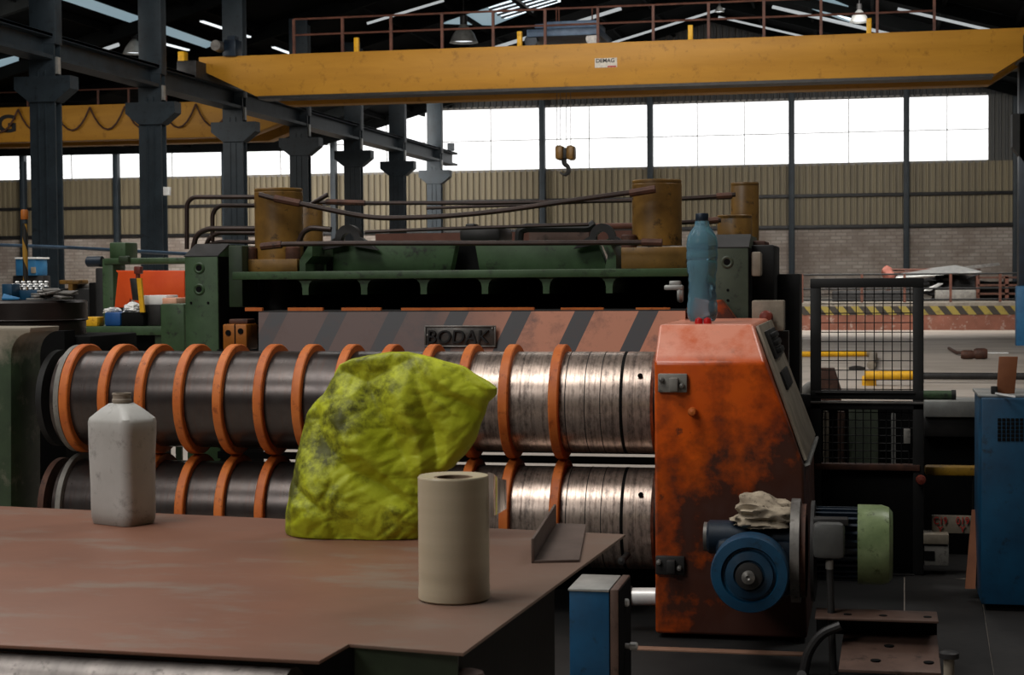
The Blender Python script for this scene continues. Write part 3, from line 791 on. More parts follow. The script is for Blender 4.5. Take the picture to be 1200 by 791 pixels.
# beacon + bottle on the top
ztop = G.z
p = QZ(823, 375.5, ztop); BY = 6.42
def lathe_px(prof, xc, Y, scale=1.0):
    out = []
    for hw, y in prof: out.append((pxw(hw, Y, xc, y), QY(xc, y, Y).z))
    return out
bc = QY(823, 370, BY)
bot = thing('water_bottle', 'blue clear plastic water bottle standing on top of the orange console', 'bottle', (bc.x, BY, ztop))
prof = [(8, 259), (8.5, 262), (9, 265), (13, 270), (17, 277), (18.5, 286), (18.5, 291), (17.8, 293), (18.5, 296), (18.5, 303), (17.5, 305), (18, 308), (17.5, 318), (15.8, 322), (16.5, 328), (15.3, 331), (16.3, 337), (15.5, 340), (17, 347), (16.4, 350), (17.8, 354), (17.8, 362), (17, 368), (14, 371), (0, 371)]
q = lathe_px(prof, 823, BY); dz = ztop + .002 - q[-1][1]; q = [(r, z + dz * max(0, (i - 18) / 6)) for i, (r, z) in enumerate(q)]
MB().lathe(q, (bc.x, BY, 0), 'Z', 40, False).build('bottle_body', 'pet', bot)
q = lathe_px([(0, 249.5), (7, 250), (7.6, 251), (7.6, 258), (7, 259)], 823, BY)
MB().lathe(q, (bc.x, BY, 0), 'Z', 28).build('cap', 'blue_dark', bot)
M['water_tint'] = mk_clear('blue tinted wall', '#5f93ad', .5, .3)
for k, px in enumerate((819, 829)):
    c = QY(px, 374, BY - .14)
    MB().lathe([(.015, ztop), (.015, ztop + .008), (.013, ztop + .018), (0, ztop + .024)], (c.x, BY - .14, 0), 'Z', 20).build('push_button', 'red', con)
# orange wedge behind the bottle
b = MB().prism([QY(x, y, 7.06) for x, y in ((799, 382), (868, 382), (845, 351), (806, 356))], (0, .1, 0), .005)
b.build('wedge_bracket', 'console', None, label='orange triangular bracket behind the water bottle', category='bracket')

# gear motor hung on the console
gm = thing('gear_motor', 'dark blue gearbox with blue pulley cover and green ended motor on the orange housing', 'motor', QY(900, 720, 5.75))
YG = 5.78
c = QY(880, 625, YG); rr = pxw(19, YG)
MB().lathe([(rr * .8, QY(828, 625, YG).x), (rr, QY(832, 625, YG).x), (rr, QY(935, 625, YG).x)], (0, YG, QY(880, 630, YG).z), 'X', 36).build('input_shaft_housing', 'blue_dark', gm)
MB().fbox(838, 632, 932, 700, YG - .08, .33, .03).build('gear_case', 'blue_dark', gm)
MB().lathe([(rr * .86, 0), (rr * .86, .014), (rr * .6, .014)], (QY(826, 630, YG).x - .002, YG, QY(880, 630, YG).z), 'X', 30).build('end_cap', 'steel', gm)
yd = 5.56; c = QY(878, 674, yd); R1 = pxw(46.5, yd, 878, 674)
MB().lathe([(R1 * .97, .12), (R1, .1), (R1, .02), (R1 * .96, 0), (R1 * .72, -.004), (R1 * .68, .012), (R1 * .45, .014)], c, 'Y', 64).build('pulley_cover', 'blue', gm)
MB().lathe([(R1 * .62, .012), (R1 * .6, -.006), (R1 * .4, -.012), (R1 * .36, -.004)], c, 'Y', 48).build('hub_plate', mat('worn dark blue paint', '#132a3c', '#21425a', 9, .4, .2), gm)
MB().lathe([(R1 * .34, .0), (R1 * .34, -.03), (R1 * .2, -.034)], c, 'Y', 32).build('hub', 'dark', gm)
MB().lathe([(R1 * .17, -.03), (R1 * .17, -.05), (R1 * .06, -.055), (0, -.05)], c, 'Y', 24).build('shaft_end', 'steel', gm)
zc = QY(935, 645, YG).z
MB().lathe([(pxw(58, YG), 0), (pxw(58, YG), .03), (.05, .03)], (QY(928, 645, YG).x, YG, zc), 'X', 48).build('flange', 'steel', gm)
MB().lathe([(pxw(52, YG), 0), (pxw(52, YG), .018)], (QY(939, 645, YG).x, YG, zc), 'X', 48).build('rear_flange', 'rust', gm)
MB().lathe([(pxw(56, YG), 0), (pxw(56, YG), .012), (pxw(40, YG), .02)], (QY(951, 645, YG).x, YG, zc), 'X', 48).build('motor_flange', 'dark', gm)
zm_ = QY(980, 637, YG).z; rm = pxw(40, YG)
x0, x1 = QY(953, 641, YG).x, QY(1007, 641, YG).x
b = MB(); b.lathe([(rm * .88, x0), (rm * .88, x1)], (0, YG, zm_), 'X', 32)
for i in range(28):
    a = 2 * PI * i / 28
    b.box(x0 + .01, -.004, rm * .85, x1, .004, rm * 1.03, mtx=Matrix.Translation((0, YG, zm_)) @ Matrix.Rotation(a, 4, 'X'))
b.build('motor_body', 'blue_dark', gm)
x2 = QY(1046, 641, YG).x
M['pale_green'] = mat('pale green fan cover', '#5c6b48', '#7b8a60', 9, .35, c3='#3a4529')
MB().lathe([(rm * 1.1, x1 - .005), (rm * 1.1, x2 - .035), (rm * 1.04, x2 - .012), (rm * .9, x2), (0, x2)], (0, YG, zm_), 'X', 40).build('fan_cover', 'pale_green', gm)
tb = MB().fbox(952, 613, 990, 656, YG - rm - .06, .075, .018).build('terminal_box', 'box_grey', gm)
MB().fbox(953, 608, 994, 616, YG - rm - .03, .06, .004).build('terminal_lid', 'dark', gm)
pc = QY(972, 656, YG - rm - .02)
b = MB().tube([pc, pc - Vector((0, 0, .03))], .013, 14).build('cable_gland', 'grey', gm)
p2 = QY(974, 720, YG - rm - .03); p3 = QY(977, 800, YG - rm - .05)
MB().tube([pc - Vector((0, 0, .02)), p2, p3, (p3.x, p3.y - .02, .012)], .012, 10, .06).build('motor_cable', 'dark', None, label='grey cable hanging from the motor terminal box to the floor', category='cable')
p = [QY(x, y, 5.55) for x, y in ((985, 733), (962, 742), (946, 765), (940, 800))]
MB().tube(p + [(p[-1].x, 5.5, .02)], .016, 10, .08).build('bent_hose', 'dark', None, label='dark bent hose beside the hanging motor cable, near the floor', category='hose')
# rag on the gearbox
def crumple(name, mt, c, sx, sy, sz, label, cat, seed, fl=0.0):
    b = MB(); bmesh.ops.create_icosphere(b.bm, subdivisions=5, radius=1)
    o = Vector((seed, seed * 2.3, 1))
    for v in b.bm.verts:
        d = v.co.copy()
        k = 1 + .30 * noise.noise(d * 1.3 + o) - .42 * abs(noise.noise(Vector((d.x * 1.6, d.y * 1.6, d.z * 3.6)) + o)) + .1 * noise.noise(d * 4 + o)
        d = d * k; d.z = max(d.z, -fl if fl else -9)
        v.co = Vector((d.x * sx, d.y * sy, d.z * sz)) + c
    return b.build(name, mt, None, label=label, category=cat, angle=60)
c = QY(897, 601, YG); zg = QY(880, 630, YG).z + rr
crumple('rag', 'cloth', Vector((c.x, YG, zg + .012)), pxw(45, YG), .12, pxw(26, YG), 'crumpled dirty cream rag lying on top of the dark blue gearbox', 'rag', 3.0, .32)

M['beam_edge'] = mat('lit brown edge', '#7a5a48', '#94705c', 9, .5, .1)  # paler than the brown plate: light on the edge put into the colour
# bed under console
bed = thing('machine_bed', 'low dark steel bed frame under the orange console with bolt heads', 'machine base', QY(840, 791, 5.9))
MB().fbox(738, 766, 952, 830, 5.86, .14).build('front_beam', 'void', bed)
MB().fbox(738, 764, 952, 767, 5.84, .05, .001).build('top_flange', 'beam_edge', bed)
for x in (750, 857):
    MB().lathe([(0, -.02), (.016, -.018), (.018, 0)], QY(x, 783, 5.855), 'Y', 6).build('bolt_head', 'dark', bed)
# chrome rod and fittings left of console
a, b2 = QY(737, 699, 6.15), QY(769, 699, 6.15)
MB().cyl(a, b2, pxw(10, 6.15), 24).build('chrome_rod', 'bright', con)
MB().cyl(a - Vector((.03, 0, 0)), a + Vector((.012, 0, 0)), pxw(12, 6.15), 20).build('rod_collar', 'dark', con)
# blue block
YB = 4.95
bb = thing('blue_block', 'blue steel block with grey top and end plate below the table corner', 'machine block', (QY(700, 790, YB).x, YB, 0))
z1 = QY(690, 690, YB).z; xl, xm, xr_ = QY(667, 700, YB).x, QY(714, 700, YB).x, QY(725, 700, YB).x
MB().box(xl, YB, 0, xm, YB + .24, z1 - .006, .004).build('block', 'blue_block', bb)
MB().box(xl - .003, YB - .004, z1 - .008, xm, YB + .245, z1, .002).build('top_plate', 'alu', bb)
MB().box(xm + .003, YB - .006, 0, xr_, YB + .25, z1 + .001, .004).build('end_plate', 'plate_brown', bb)
MB().box(xm, YB + .002, 0, xm + .003, YB + .24, z1 - .004).build('joint', 'void', bb)
MB().box(xr_, YB - .002, 0, xr_ + .002, YB + .246, z1 - .004).build('side_shade', 'void', bb)  # thin black sheet added for the shaded side of the end plate
for x, y in ((731, 706), (741, 757)):
    c = QY(x, y, YB + .12)
    MB().lathe([(.008, xr_ - c.x), (.008, -.008), (.0125, -.006), (.0125, .012), (.009, .016), (0, .016)], c, 'X', 16).build('bolt', 'bright', bb)
# dark post and knob behind the table corner
MB().fbox(728, 560, 766, 680, 6.72, .3, .02).build('bearing_block', 'void', None, label='black bearing block between the rollers and the orange console', category='bearing')
c = QY(729, 657, 6.2); MB().lathe([(0, -.02), (.014, -.016), (.016, 0), (.012, .02), (.012, .4)], c, 'Y', 14).build('spindle_knob', 'dark', con)

# striped guard panel behind the rollers
M['hazard'] = mk_stripes('faded orange grey stripes', .262, .69, -.45, '#343336', '#b5765a', (-.15, .3), -.62)
YS1 = 6.86
p0, p1, p2, p3 = QY(303, 367, YS1), QY(803, 363, YS1), QY(803, 420, YS1 - .06), QY(303, 420, YS1 - .06)
p1.z = p0.z = (p0.z + p1.z) / 2; p2.z = p3.z = p0.z - .22
gp = thing('striped_guard', 'faded orange and grey striped guard panel with maker plate above the rollers', 'guard panel', (p3 + p2) / 2)
MB().prism([p0, p1, p2, p3], (0, .012, 0)).build('panel', 'hazard', gp)
MB().prism([p0, p1, p1 + Vector((0, .3, .0)), p0 + Vector((0, .3, 0))], (0, 0, .004)).build('top_return', 'dark', gp)
pc_ = QY(539, 394.5, YS1 - .035)
Yp = YS1 - .045
npl = MB().fbox(497, 381.5, 581, 407, Yp, .012, .003).build('name_plate', mat('cast grey plate', '#4f4c49', '#6b6763', 14, .35, .6), gp)
lw = pxw(1, Yp, 540, 394)
text('BODAK', QY(537, 394.5, Yp) + Vector((0, -.006, 0)), lw * 15, lw * 72, 'ink', 'lettering', npl, .006, .12, 0)
b = MB()
for q in ((497, 381.5, 581, 383.5), (497, 405, 581, 407), (497, 383, 499, 405), (579, 383, 581, 405)): b.fbox(*q, Yp - .006, .008, .002)
b.build('plate_border', 'steel', npl)
for px in (501, 577):
    MB().lathe([(0, -.004), (.005, -.003), (.006, .0)], QY(px, 385 if px > 560 else 393, Yp), 'Y', 12).build('rivet', 'steel', npl)
for a, b2 in ((400, 446), (470, 626), (657, 707), (745, 785), (337, 378), (287, 307)):
    MB().fbox(a, 360.5, b2, 364.5, YS1 + .06, .02).build('orange_strip', 'ring', gp)
# press
pr = thing('leveller_press', 'large green press frame with top beam and two end pillars behind the rollers', 'press', QY(540, 600, 7.4))
def pillar(x0, x1, yt, Y, d, mt, holes, small=()):
    a, b2 = QY(x0, yt, Y), QY(x1, yt, Y); zt = a.z; zp = zt + .055
    MB().prism([Vector((a.x, Y, .0)), Vector((a.x, Y, zt)), Vector((a.x, Y + .14, zp)), Vector((a.x, Y + d, zp)), Vector((a.x, Y + d, 0))], (b2.x - a.x, 0, 0), .005).build('pillar', mt, pr)
    MB().prism([Vector((a.x - .002, Y - .001, zt)), Vector((b2.x + .002, Y - .001, zt)), Vector((b2.x + .002, Y + .14, zp + .001)), Vector((a.x - .002, Y + .14, zp + .001))], (0, 0, .004)).build('sloped_cap', 'dark', pr)
    MB().box(b2.x, Y + .004, 0, b2.x + .003, Y + d, zt).build('side_shade', 'void', pr)  # thin black sheet added for the shaded side of the pillar
    for px, py in holes:
        c = QY(px, py, Y)
        MB().lathe([(.023, .004), (.026, -.003), (.020, -.006), (.014, -.004)], c, 'Y', 28, False).build('bore_ring', mt, pr)
        MB().lathe([(.0145, -.004), (.0145, .004)], c, 'Y', 20).build('bore', 'void', pr)
    for px, py in small:
        MB().lathe([(.006, -.002), (.006, .004)], QY(px, py, Y), 'Y', 12).build('bolt_hole', 'void', pr)
YP1 = 7.2
pillar(216, 255, 301, YP1, .55, 'green', ((233.5, 314), (233.5, 339)), ((224, 355), (244, 355)))
pillar(806, 877, 291, YP1, .55, 'green_grey', ((852, 307),), ((853, 340), (853, 352)))
MB().fbox(254, 292, 272, 560, YP1 + .15, .4).build('pillar_side', 'void', pr)
MB().fbox(268, 288, 284, 360, YP1 + .02, .2, .004).build('inner_plate', 'green_dark', pr)
MB().fbox(876, 287, 908, 400, YP1 + .2, .4, .01).build('outer_plate', 'black', pr)
MB().fbox(868, 282, 897, 300, YP1 + .3, .3, .01).build('outer_cap', 'rust', pr)
MB().fbox(880, 295, 892, 324, YP1 + .02, .08, .01).build('small_box', 'beige', pr)
# top beam
zfl0, zfl1 = QY(540, 326, 7.1).z, QY(540, 316.5, 7.1).z
xq0, xq1 = QY(272, 320, 7.1).x, QY(806, 320, 7.1).x
MB().box(xq0, 7.1, zfl0, xq1, 8.1, zfl1, .004).build('top_flange', 'green', pr)
for px in (356, 425, 495, 567, 639, 713):
    x = QY(px, 330, 7.1).x; w = .014; d = .068; z = zfl0
    MB().prism([Vector((x + a, 7.12, z + b2)) for a, b2 in ((-.045, 0), (.045, 0), (.03, -.006), (w + .004, -.02), (w, -d * .6), (w, -d), (-w, -d), (-w, -d * .6), (-w - .004, -.02), (-.03, -.006))], (0, .8, 0)).build('rib', 'green', pr)
MB().fbox(268, 322, 808, 420, 7.75, .3).build('core_beam', 'void', pr)
MB().fbox(286, 327, 330, 364, 7.5, .2, .02).build('ram_block', 'void', pr)
MB().lathe([(.10, QY(327, 362, 7.55).z), (.10, QY(327, 326, 7.55).z)], (QY(327, 340, 7.55).x, 7.55, 0), 'Z', 24).build('ram', 'black', pr)
def web(pxs): MB().fprism(pxs, 7.5, .08, .004).build('web_plate', 'green', pr)
web(((390, 318), (390, 287), (398, 283), (535, 282), (528, 318)))
web(((562, 318), (556, 283), (700, 282), (713, 318)))
MB().fbox(345, 286, 395, 318, 7.62, .06).build('dark_recess', 'void', pr)
MB().fbox(528, 284, 562, 318, 7.62, .06).build('dark_recess', 'void', pr)
MB().fprism(((351, 318), (351, 305), (362, 287), (366, 287), (366, 300), (358, 309), (358, 318)), 7.3, .3).build('gusset', 'green', pr)
MB().fprism(((708, 318), (712, 300), (705, 285), (712, 280), (722, 300), (722, 318)), 7.3, .3).build('gusset', 'green', pr)
# lifting lugs
def lug(px, py):
    c = QY(px, py, 7.45); s = pxw(1, 7.45, px, py); b = MB(); n = 22; outer = []; inner = []
    for i in range(n + 1):
        a = PI * i / n; outer.append((c.x + math.cos(a) * 15 * s, c.z + math.sin(a) * 17 * s))
    outer = [(c.x + 34 * s, c.z - 12 * s), (c.x + 22 * s, c.z - 2 * s)] + outer[1:-1] + [(c.x - 22 * s, c.z - 2 * s), (c.x - 34 * s, c.z - 12 * s)]
    m_ = len(outer)
    for i in range(m_):
        a = -.35 * PI + 1.7 * PI * i / (m_ - 1); inner.append((c.x + math.cos(a) * 7.5 * s, c.z + math.sin(a) * 7.5 * s))
    vv = [(x, Y, z) for Y in (7.44, 7.49) for x, z in outer + inner]; k = 2 * m_
    fs = []
    for i in range(m_ - 1):
        fs += [(i, i + 1, m_ + i + 1, m_ + i), (k + i, k + m_ + i, k + m_ + i + 1, k + i + 1), (i, k + i, k + i + 1, i + 1), (m_ + i, m_ + i + 1, k + m_ + i + 1, k + m_ + i)]
    b.raw(vv, fs); b.build('lifting_lug', 'dark', pr)
lug(408, 281); lug(706, 279)
# beams seen over the top
MB().fbox(610, 262, 742, 269, 8.3, .12, .01).build('rear_rail', 'rail_brown', pr)
b = MB(); Yq = 8.1
b.tube([QY(608, 285, Yq), QY(609, 270, Yq), QY(616, 267, Yq), QY(690, 267, Yq), QY(697, 262, Yq)], .022, 8, .04).build('rear_loop', 'black', pr)
MB().fbox(538, 266, 586, 284, 8.0, .3, .02).build('rear_box', 'dark', pr)
MB().fbox(545, 262, 556, 267, 8.1, .1, .02).build('rear_box_cap', 'dark', pr)
MB().fbox(620, 271, 690, 284, 8.6, .2).build('rear_plate', 'plate_brown', pr)
MB().fbox(440, 272, 740, 286, 8.7, .2).build('rear_beam', 'rail_brown', pr)
# chrome clamp at right
b = MB(); b.fbox(778, 334, 800, 340, 7.05, .05, .006).fbox(784, 329, 797, 336, 7.06, .05, .005)
b.lathe([(.03, -.01), (.035, 0), (.03, .012)], QY(797, 345, 7.08), 'X', 20)
b.build('chrome_clamp', 'alu', pr)

# hydraulic cylinders with their flanges
def cylinder(xc, hw, yt, yb, Y, fl, label, nuts=()):
    c = QY(xc, yb, Y); r = thing('hydraulic_cylinder', label, 'cylinder', c)
    w = pxw(hw, Y, xc, yt); zt, zb = QY(xc, yt, Y).z, c.z
    MB().lathe([(w, zb), (w, zt - .02), (w * .985, zt - .018), (w * .985, zt - .014), (w, zt - .012), (w, zt - .004), (w * .96, zt), (0, zt)], (c.x, Y, 0), 'Z', 48).build('barrel', 'ochre', r)
    if fl:
        x0, x1, y0, y1 = fl; a, b2 = QY(x0, y0, Y - w * 1.1), QY(x1, y1, Y - w * 1.1)
        MB().box(a.x, Y - w * 1.15, zfl1, b2.x, Y + w * 1.15, a.z, .004).build('flange', 'ochre', r)
        for px in nuts:
            q = QY(px, y0, Y - w * .85)
            MB().lathe([(.034, a.z - .002), (.034, a.z + .05), (.028, a.z + .056)], (q.x, Y - w * .8, 0), 'Z', 16).build('nut', 'rust', r)
    return r
cylinder(327.5, 27, 221, 304, 7.42, (284, 349, 304, 318), 'left front ochre hydraulic cylinder with oil stains on the green press', (292, 343))
cylinder(770, 29, 211, 288, 7.42, (728, 805, 290, 314), 'right front ochre hydraulic cylinder on the green press, next to the bottle', (737,))
cylinder(360, 18, 239, 300, 8.1, None, 'ochre cylinder partly hidden behind the left front cylinder')
cylinder(873, 16.5, 214, 290, 8.3, None, 'tall slim ochre cylinder behind the right pillar')
cylinder(861, 20.5, 252, 290, 7.9, None, 'short wide ochre cylinder in front of the slim one, right of the bottle')

def pipe(pts, Y, r, label, fil=.05, fits=(), mt='pipe'):
    P = [QY(x, y, Y + (d[0] if d else 0)) for x, y, *d in pts]
    root = thing('hydraulic_pipe', label, 'pipe', P[0])
    MB().tube(P, r, 10, fil).build('tube', mt, root)
    for (x, y, x2, y2, *d) in fits:
        o = d[0] if d else 0
        MB().cyl(QY(x, y, Y + o), QY(x2, y2, Y + o), r * 1.45, 8).build('fitting', 'rust', root)
    return root
pipe([(219, 292), (219, 238), (226, 231), (302, 231)], 7.45, .0105, 'tall outer brown pipe bending over the left end of the press')
pipe([(249, 283), (249, 250), (256, 241), (302, 241)], 7.5, .0105, 'second brown pipe bend, inside the tall one at the left end')
pipe([(226, 293), (230, 275), (243, 268), (302, 268)], 7.4, .0125, 'low brown pipe bend just above the left green pillar')
pipe([(240, 293), (244, 280), (254, 273), (302, 273)], 7.5, .0105, 'low inner brown pipe bend behind the left pillar top')
pipe([(246, 286), (258, 283), (305, 284)], 7.5, .009, 'lowest brown pipe running to the foot of the left front cylinder')
pipe([(304, 228), (322, 233), (355, 239), (395, 248), (440, 256), (520, 254), (590, 247), (690, 232), (766, 222)], 7.25, .0115, 'long curved brown pipe from the left front cylinder to the right one', .2, ((322, 232.5, 352, 238.5), (738, 226.5, 768, 221.5)))
pipe([(360, 242), (384, 228)], 7.6, .0115, 'short slanting brown pipe right of the left front cylinder')
pipe([(372, 237), (430, 238), (560, 238), (742, 235)], 7.9, .0095, 'long straight brown pipe behind the curved one', .1, ((382, 236.5, 428, 238),))
pipe([(310, 289), (330, 286), (430, 285), (600, 285), (766, 284)], 7.18, .0115, 'long straight brown pipe along the top of the green beam', .1, ((306, 289, 330, 286.5), (752, 284, 776, 284.5)))
pipe([(428, 272), (520, 268), (620, 265), (690, 263)], 7.7, .0085, 'thin upper brown pipe between the two lifting lugs', .2)
pipe([(350, 284), (355, 272), (364, 267), (388, 269)], 7.3, .0125, 'thick brown pipe elbow beside the left lifting lug')
pipe([(796, 233), (830, 231), (862, 228)], 8.0, .0105, 'straight brown pipe from the right front cylinder to the slim one', .1, ((840, 230, 858, 229),))
pipe([(796, 261), (845, 258)], 7.75, .0105, 'short brown pipe behind the bottle cap to the short cylinder', .1, ((828, 259, 842, 258),))
pipe([(500, 244), (640, 239), (742, 234)], 8.3, .008, 'thin brown pipe crossing behind the long curved one', .1)

# little ochre valve block
vb = thing('valve_block', 'small orange valve block with two ports beside the left green pillar', 'valve', QY(277, 406, 7.05))
MB().fbox(261, 380, 289, 410, 7.05, .14, .006).build('block', mat('orange ochre paint', '#8a4f14', '#b0691e', 6, .5, c3='#46290f'), vb)
MB().fbox(274.6, 380, 275.6, 410, 7.046, .02).build('joint', 'void', vb)
for px, py in ((267.5, 390), (282, 388)):
    MB().lathe([(.0125, -.004), (.0125, .01)], QY(px, py, 7.05), 'Y', 18).build('port', 'void', vb)
MB().fbox(268, 374, 290, 380, 7.08, .1, .006).build('cap', 'rust', vb)
# dark bed under and behind the rollers
bd = thing('machine_bed', 'black slotted bed wall of the machine behind and below the rollers', 'machine base', QY(512, 760, 6.93))
MB().fbox(255, 410, 770, 529, 6.93, .012).build('upper_plate', 'void', bd)
MB().fbox(255, 532.5, 770, 541, 6.93, .012).build('middle_plate', 'void', bd)
MB().fbox(255, 544.5, 770, 760, 6.93, .012).build('lower_plate', 'void', bd)
# estop box and black post
r = thing('stop_box', 'grey switch box with red brown mushroom button behind the orange console', 'switch', QY(900, 388, 7.15))
MB().fbox(881, 352, 919, 388, 7.1, .09, .006).build('box', 'beige', r)
MB().lathe([(.012, .03), (.012, -.02), (.026, -.022), (.028, -.032), (.022, -.042), (0, -.046)], QY(898.5, 371.5, 7.1), 'Y', 24).build('mushroom_button', 'button', r)
MB().fbox(886, 388, 924, 470, 7.2, .08).build('post', 'box_grey', r)
q0 = QY(912, 321, 7.62)
MB().box(q0.x, 7.62, 0, QY(937, 321, 7.62).x, 7.9, q0.z, .004).build('black_post', 'black', None, label='tall black steel post left of the mesh cage', category='post')

# ------------------------------------------------------------------ mesh cage
YG2 = 7.5
cg = thing('mesh_cage', 'black steel guard frame with wire mesh window right of the console', 'guard frame', (QY(1016, 690, YG2).x, YG2, 0))
zz = lambda y: QY(1016, y, YG2).z
xx = lambda x: QY(x, 400, YG2).x
def bar(nm, x0, y0, x1, y1, d=.05, mt='black', off=0.0, bev=.003):
    MB().box(xx(x0), YG2 + off, zz(y1), xx(x1), YG2 + off + d, zz(y0), bev).build(nm, mt, cg)
bar('post', 949.5, 326, 962, 684); bar('post', 1070, 326, 1082.5, 684)
bar('top_rail', 949.5, 326, 1082.5, 337, .055, off=-.003); bar('middle_rail', 949.5, 458, 1082.5, 468, .055, off=-.003)
bar('middle_flange', 949.5, 470.5, 1082.5, 473, .06, 'steel', -.012); bar('sill', 955, 459.5, 1072, 461, .02, 'dark', -.012)
bar('lower_top_rail', 949.5, 473.5, 1082.5, 480); bar('lower_rail', 955, 544, 1078, 551, .06, 'rust', -.008); bar('bottom_rail', 949.5, 671, 1082.5, 684); bar('bottom_flange', 955, 671, 1072, 673, .03, 'dark', -.015)
b = MB()
for i in range(10):
    x = xx(962 + 108 * (i + .9) / 10.2); b.tube([(x, YG2 + .03, zz(458)), (x, YG2 + .03, zz(337))], .0022, 5)
for i in range(11):
    z = zz(338 + 11.2 * (i + .6)); b.tube([(xx(960), YG2 + .034, z), (xx(1072), YG2 + .034, z)], .0022, 5)
b.build('wire_mesh', 'black', cg)
b = MB()
for i in range(12): x = xx(962 + 9 * (i + .5)); b.tube([(x, YG2 + .03, zz(544)), (x, YG2 + .03, zz(480))], .0022, 5)
for i in range(7): z = zz(484 + 9 * i); b.tube([(xx(960), YG2 + .034, z), (xx(1072), YG2 + .034, z)], .0022, 5)
b.build('lower_mesh', 'black', cg)
bar('lower_panel', 961, 551, 1071, 671, .01, 'void', .02)
bar('left_hinge', 933, 463, 951, 478, .05, 'dark', .0)
MB().fbox(1059, 503, 1067, 520, YG2 - .01, .03, .003).build('latch', 'grey', cg)
# cylinders glimpsed through lower mesh
for i, (px, w, y0, mt, l) in enumerate(((1012, 16, 476, 'green_grey', 'grey green vertical drum seen through the lower cage mesh'), (968, 3, 482, 'beige', 'pale upright bar behind the lower cage mesh, near its left post'), (986, 4, 482, 'plate_brown', 'brown upright bar behind the lower cage mesh'), (1047, 2.5, 484, 'alu', 'thin shiny upright bar behind the lower cage mesh, near the latch'))):
    c = QY(px, y0, 8.0); r = pxw(w, 8.0)
    MB().lathe([(r, 0), (r, c.z - .01), (r * .9, c.z)], (c.x, 8.0, 0), 'Z', 24).build('upright_drum' if w > 10 else 'upright_bar', mt, None, label=l, category='drum' if w > 10 else 'bar')
MB().fbox(925, 474, 1083, 690, 8.2, .05).build('added_dark_backing', 'void', None, label='added black sheet that darkens the space behind the lower cage mesh', category='backing')  # black sheet added to keep the space behind the lower mesh dark
# grey beam to the right of the cage
YE = 8.0
r = thing('grey_beam', 'grey steel conveyor beam between the mesh cage and the blue cabinet', 'beam', QY(1130, 560, YE))
MB().fbox(1083, 470, 1162, 489, YE, .25, .004).build('top_face', 'alu', r)
MB().fbox(1083, 490, 1162, 512, YE + .04, .2, .004).build('web', 'dark', r)
MB().fbox(1083, 512, 1162, 650, YE + .1, .1).build('lower_skirt', 'void', r)
a, b2 = QY(1083, 463, YE + .1), QY(1115, 463, YE + .1)
r = thing('green_pin', 'green round bar lying on the grey beam beside the cage', 'bar', (a.x, YE + .1, QY(1100, 469, YE).z))
rr2 = pxw(5, YE)
zz0 = QY(1100, 470, YE).z + rr2
MB().cyl((a.x - .05, YE + .1, zz0), (b2.x, YE + .1, zz0), rr2, 18).build('rod', 'green', r)
MB().cyl((b2.x, YE + .1, zz0), (b2.x + .02, YE + .1, zz0), rr2 * 1.15, 18).build('end_nut', 'black', r)
YY = 7.6
yb2 = thing('yellow_bar', 'dirty yellow crossbar low between the cage and the blue cabinet', 'bar', (QY(1117, 558, YY).x, YY, 0))
MB().fbox(1084, 547, 1150, 558, YY, .08, .01).build('crossbar', mat('dirty yellow', '#6b4d0c', '#94700f', 8, .6, c3='#3a2a0c'), yb2)
MB().box(QY(1140, 558, YY).x, YY + .01, 0, QY(1148, 558, YY).x, YY + .07, QY(1117, 557, YY).z).build('leg', 'void', yb2)
c = QY(1079, 562, YG2 - .02); MB().lathe([(0, -.03), (.018, -.026), (.022, -.01), (.02, .01)], c, 'Y', 18).build('red_cap', 'button', cg)
sg = MB().fbox(1092, 604, 1143, 625, 7.58, .01, .002)
sgn = thing('tape_label', 'white label with red characters low between the cage and the blue cabinet', 'label', QY(1117, 625, 7.58))
sg.build('label_sheet', 'beige', sgn)
for tx, px in (('C19', 1102), ('019', 1128)):
    text(tx, QY(px, 610, 7.575) + Vector((0, -.002, 0)), pxw(8, 7.58), pxw(14, 7.58), 'red_ink', 'red_number', sgn)
    text('Y', QY(px, 620, 7.575) + Vector((0, -.002, 0)), pxw(6.5, 7.58), pxw(6, 7.58), 'red_ink', 'red_mark', sgn)
r = thing('grey_junction_box', 'grey box with dark slot under the white label', 'electrical box', QY(1098, 663, 7.6))
MB().fbox(1082, 626, 1112, 638, 7.5, .12, .004).build('lid', 'beige', r)
MB().fbox(1082, 639, 1112, 663, 7.51, .12, .004).build('box', 'grey', r)
MB().fbox(1083, 646, 1095, 656, 7.505, .02).build('slot', 'void', r)
MB().tube([QY(1091, 690, 7.45), QY(1094, 683, 7.45), QY(1100, 680, 7.45), QY(1134, 680, 7.45)], .008, 8, .02).build('bent_rod', 'beige', None, label='thin bent rod on the floor under the grey box', category='rod')
MB().prism([QY(1139, 598, 7.15), QY(1147, 598, 7.15), QY(1143, 690, 6.98), QY(1131, 690, 6.98)], (0, .02, 0)).build('leaning_board', 'brown_board', None, label='narrow brown board leaning against the left side of the blue cabinet', category='board')

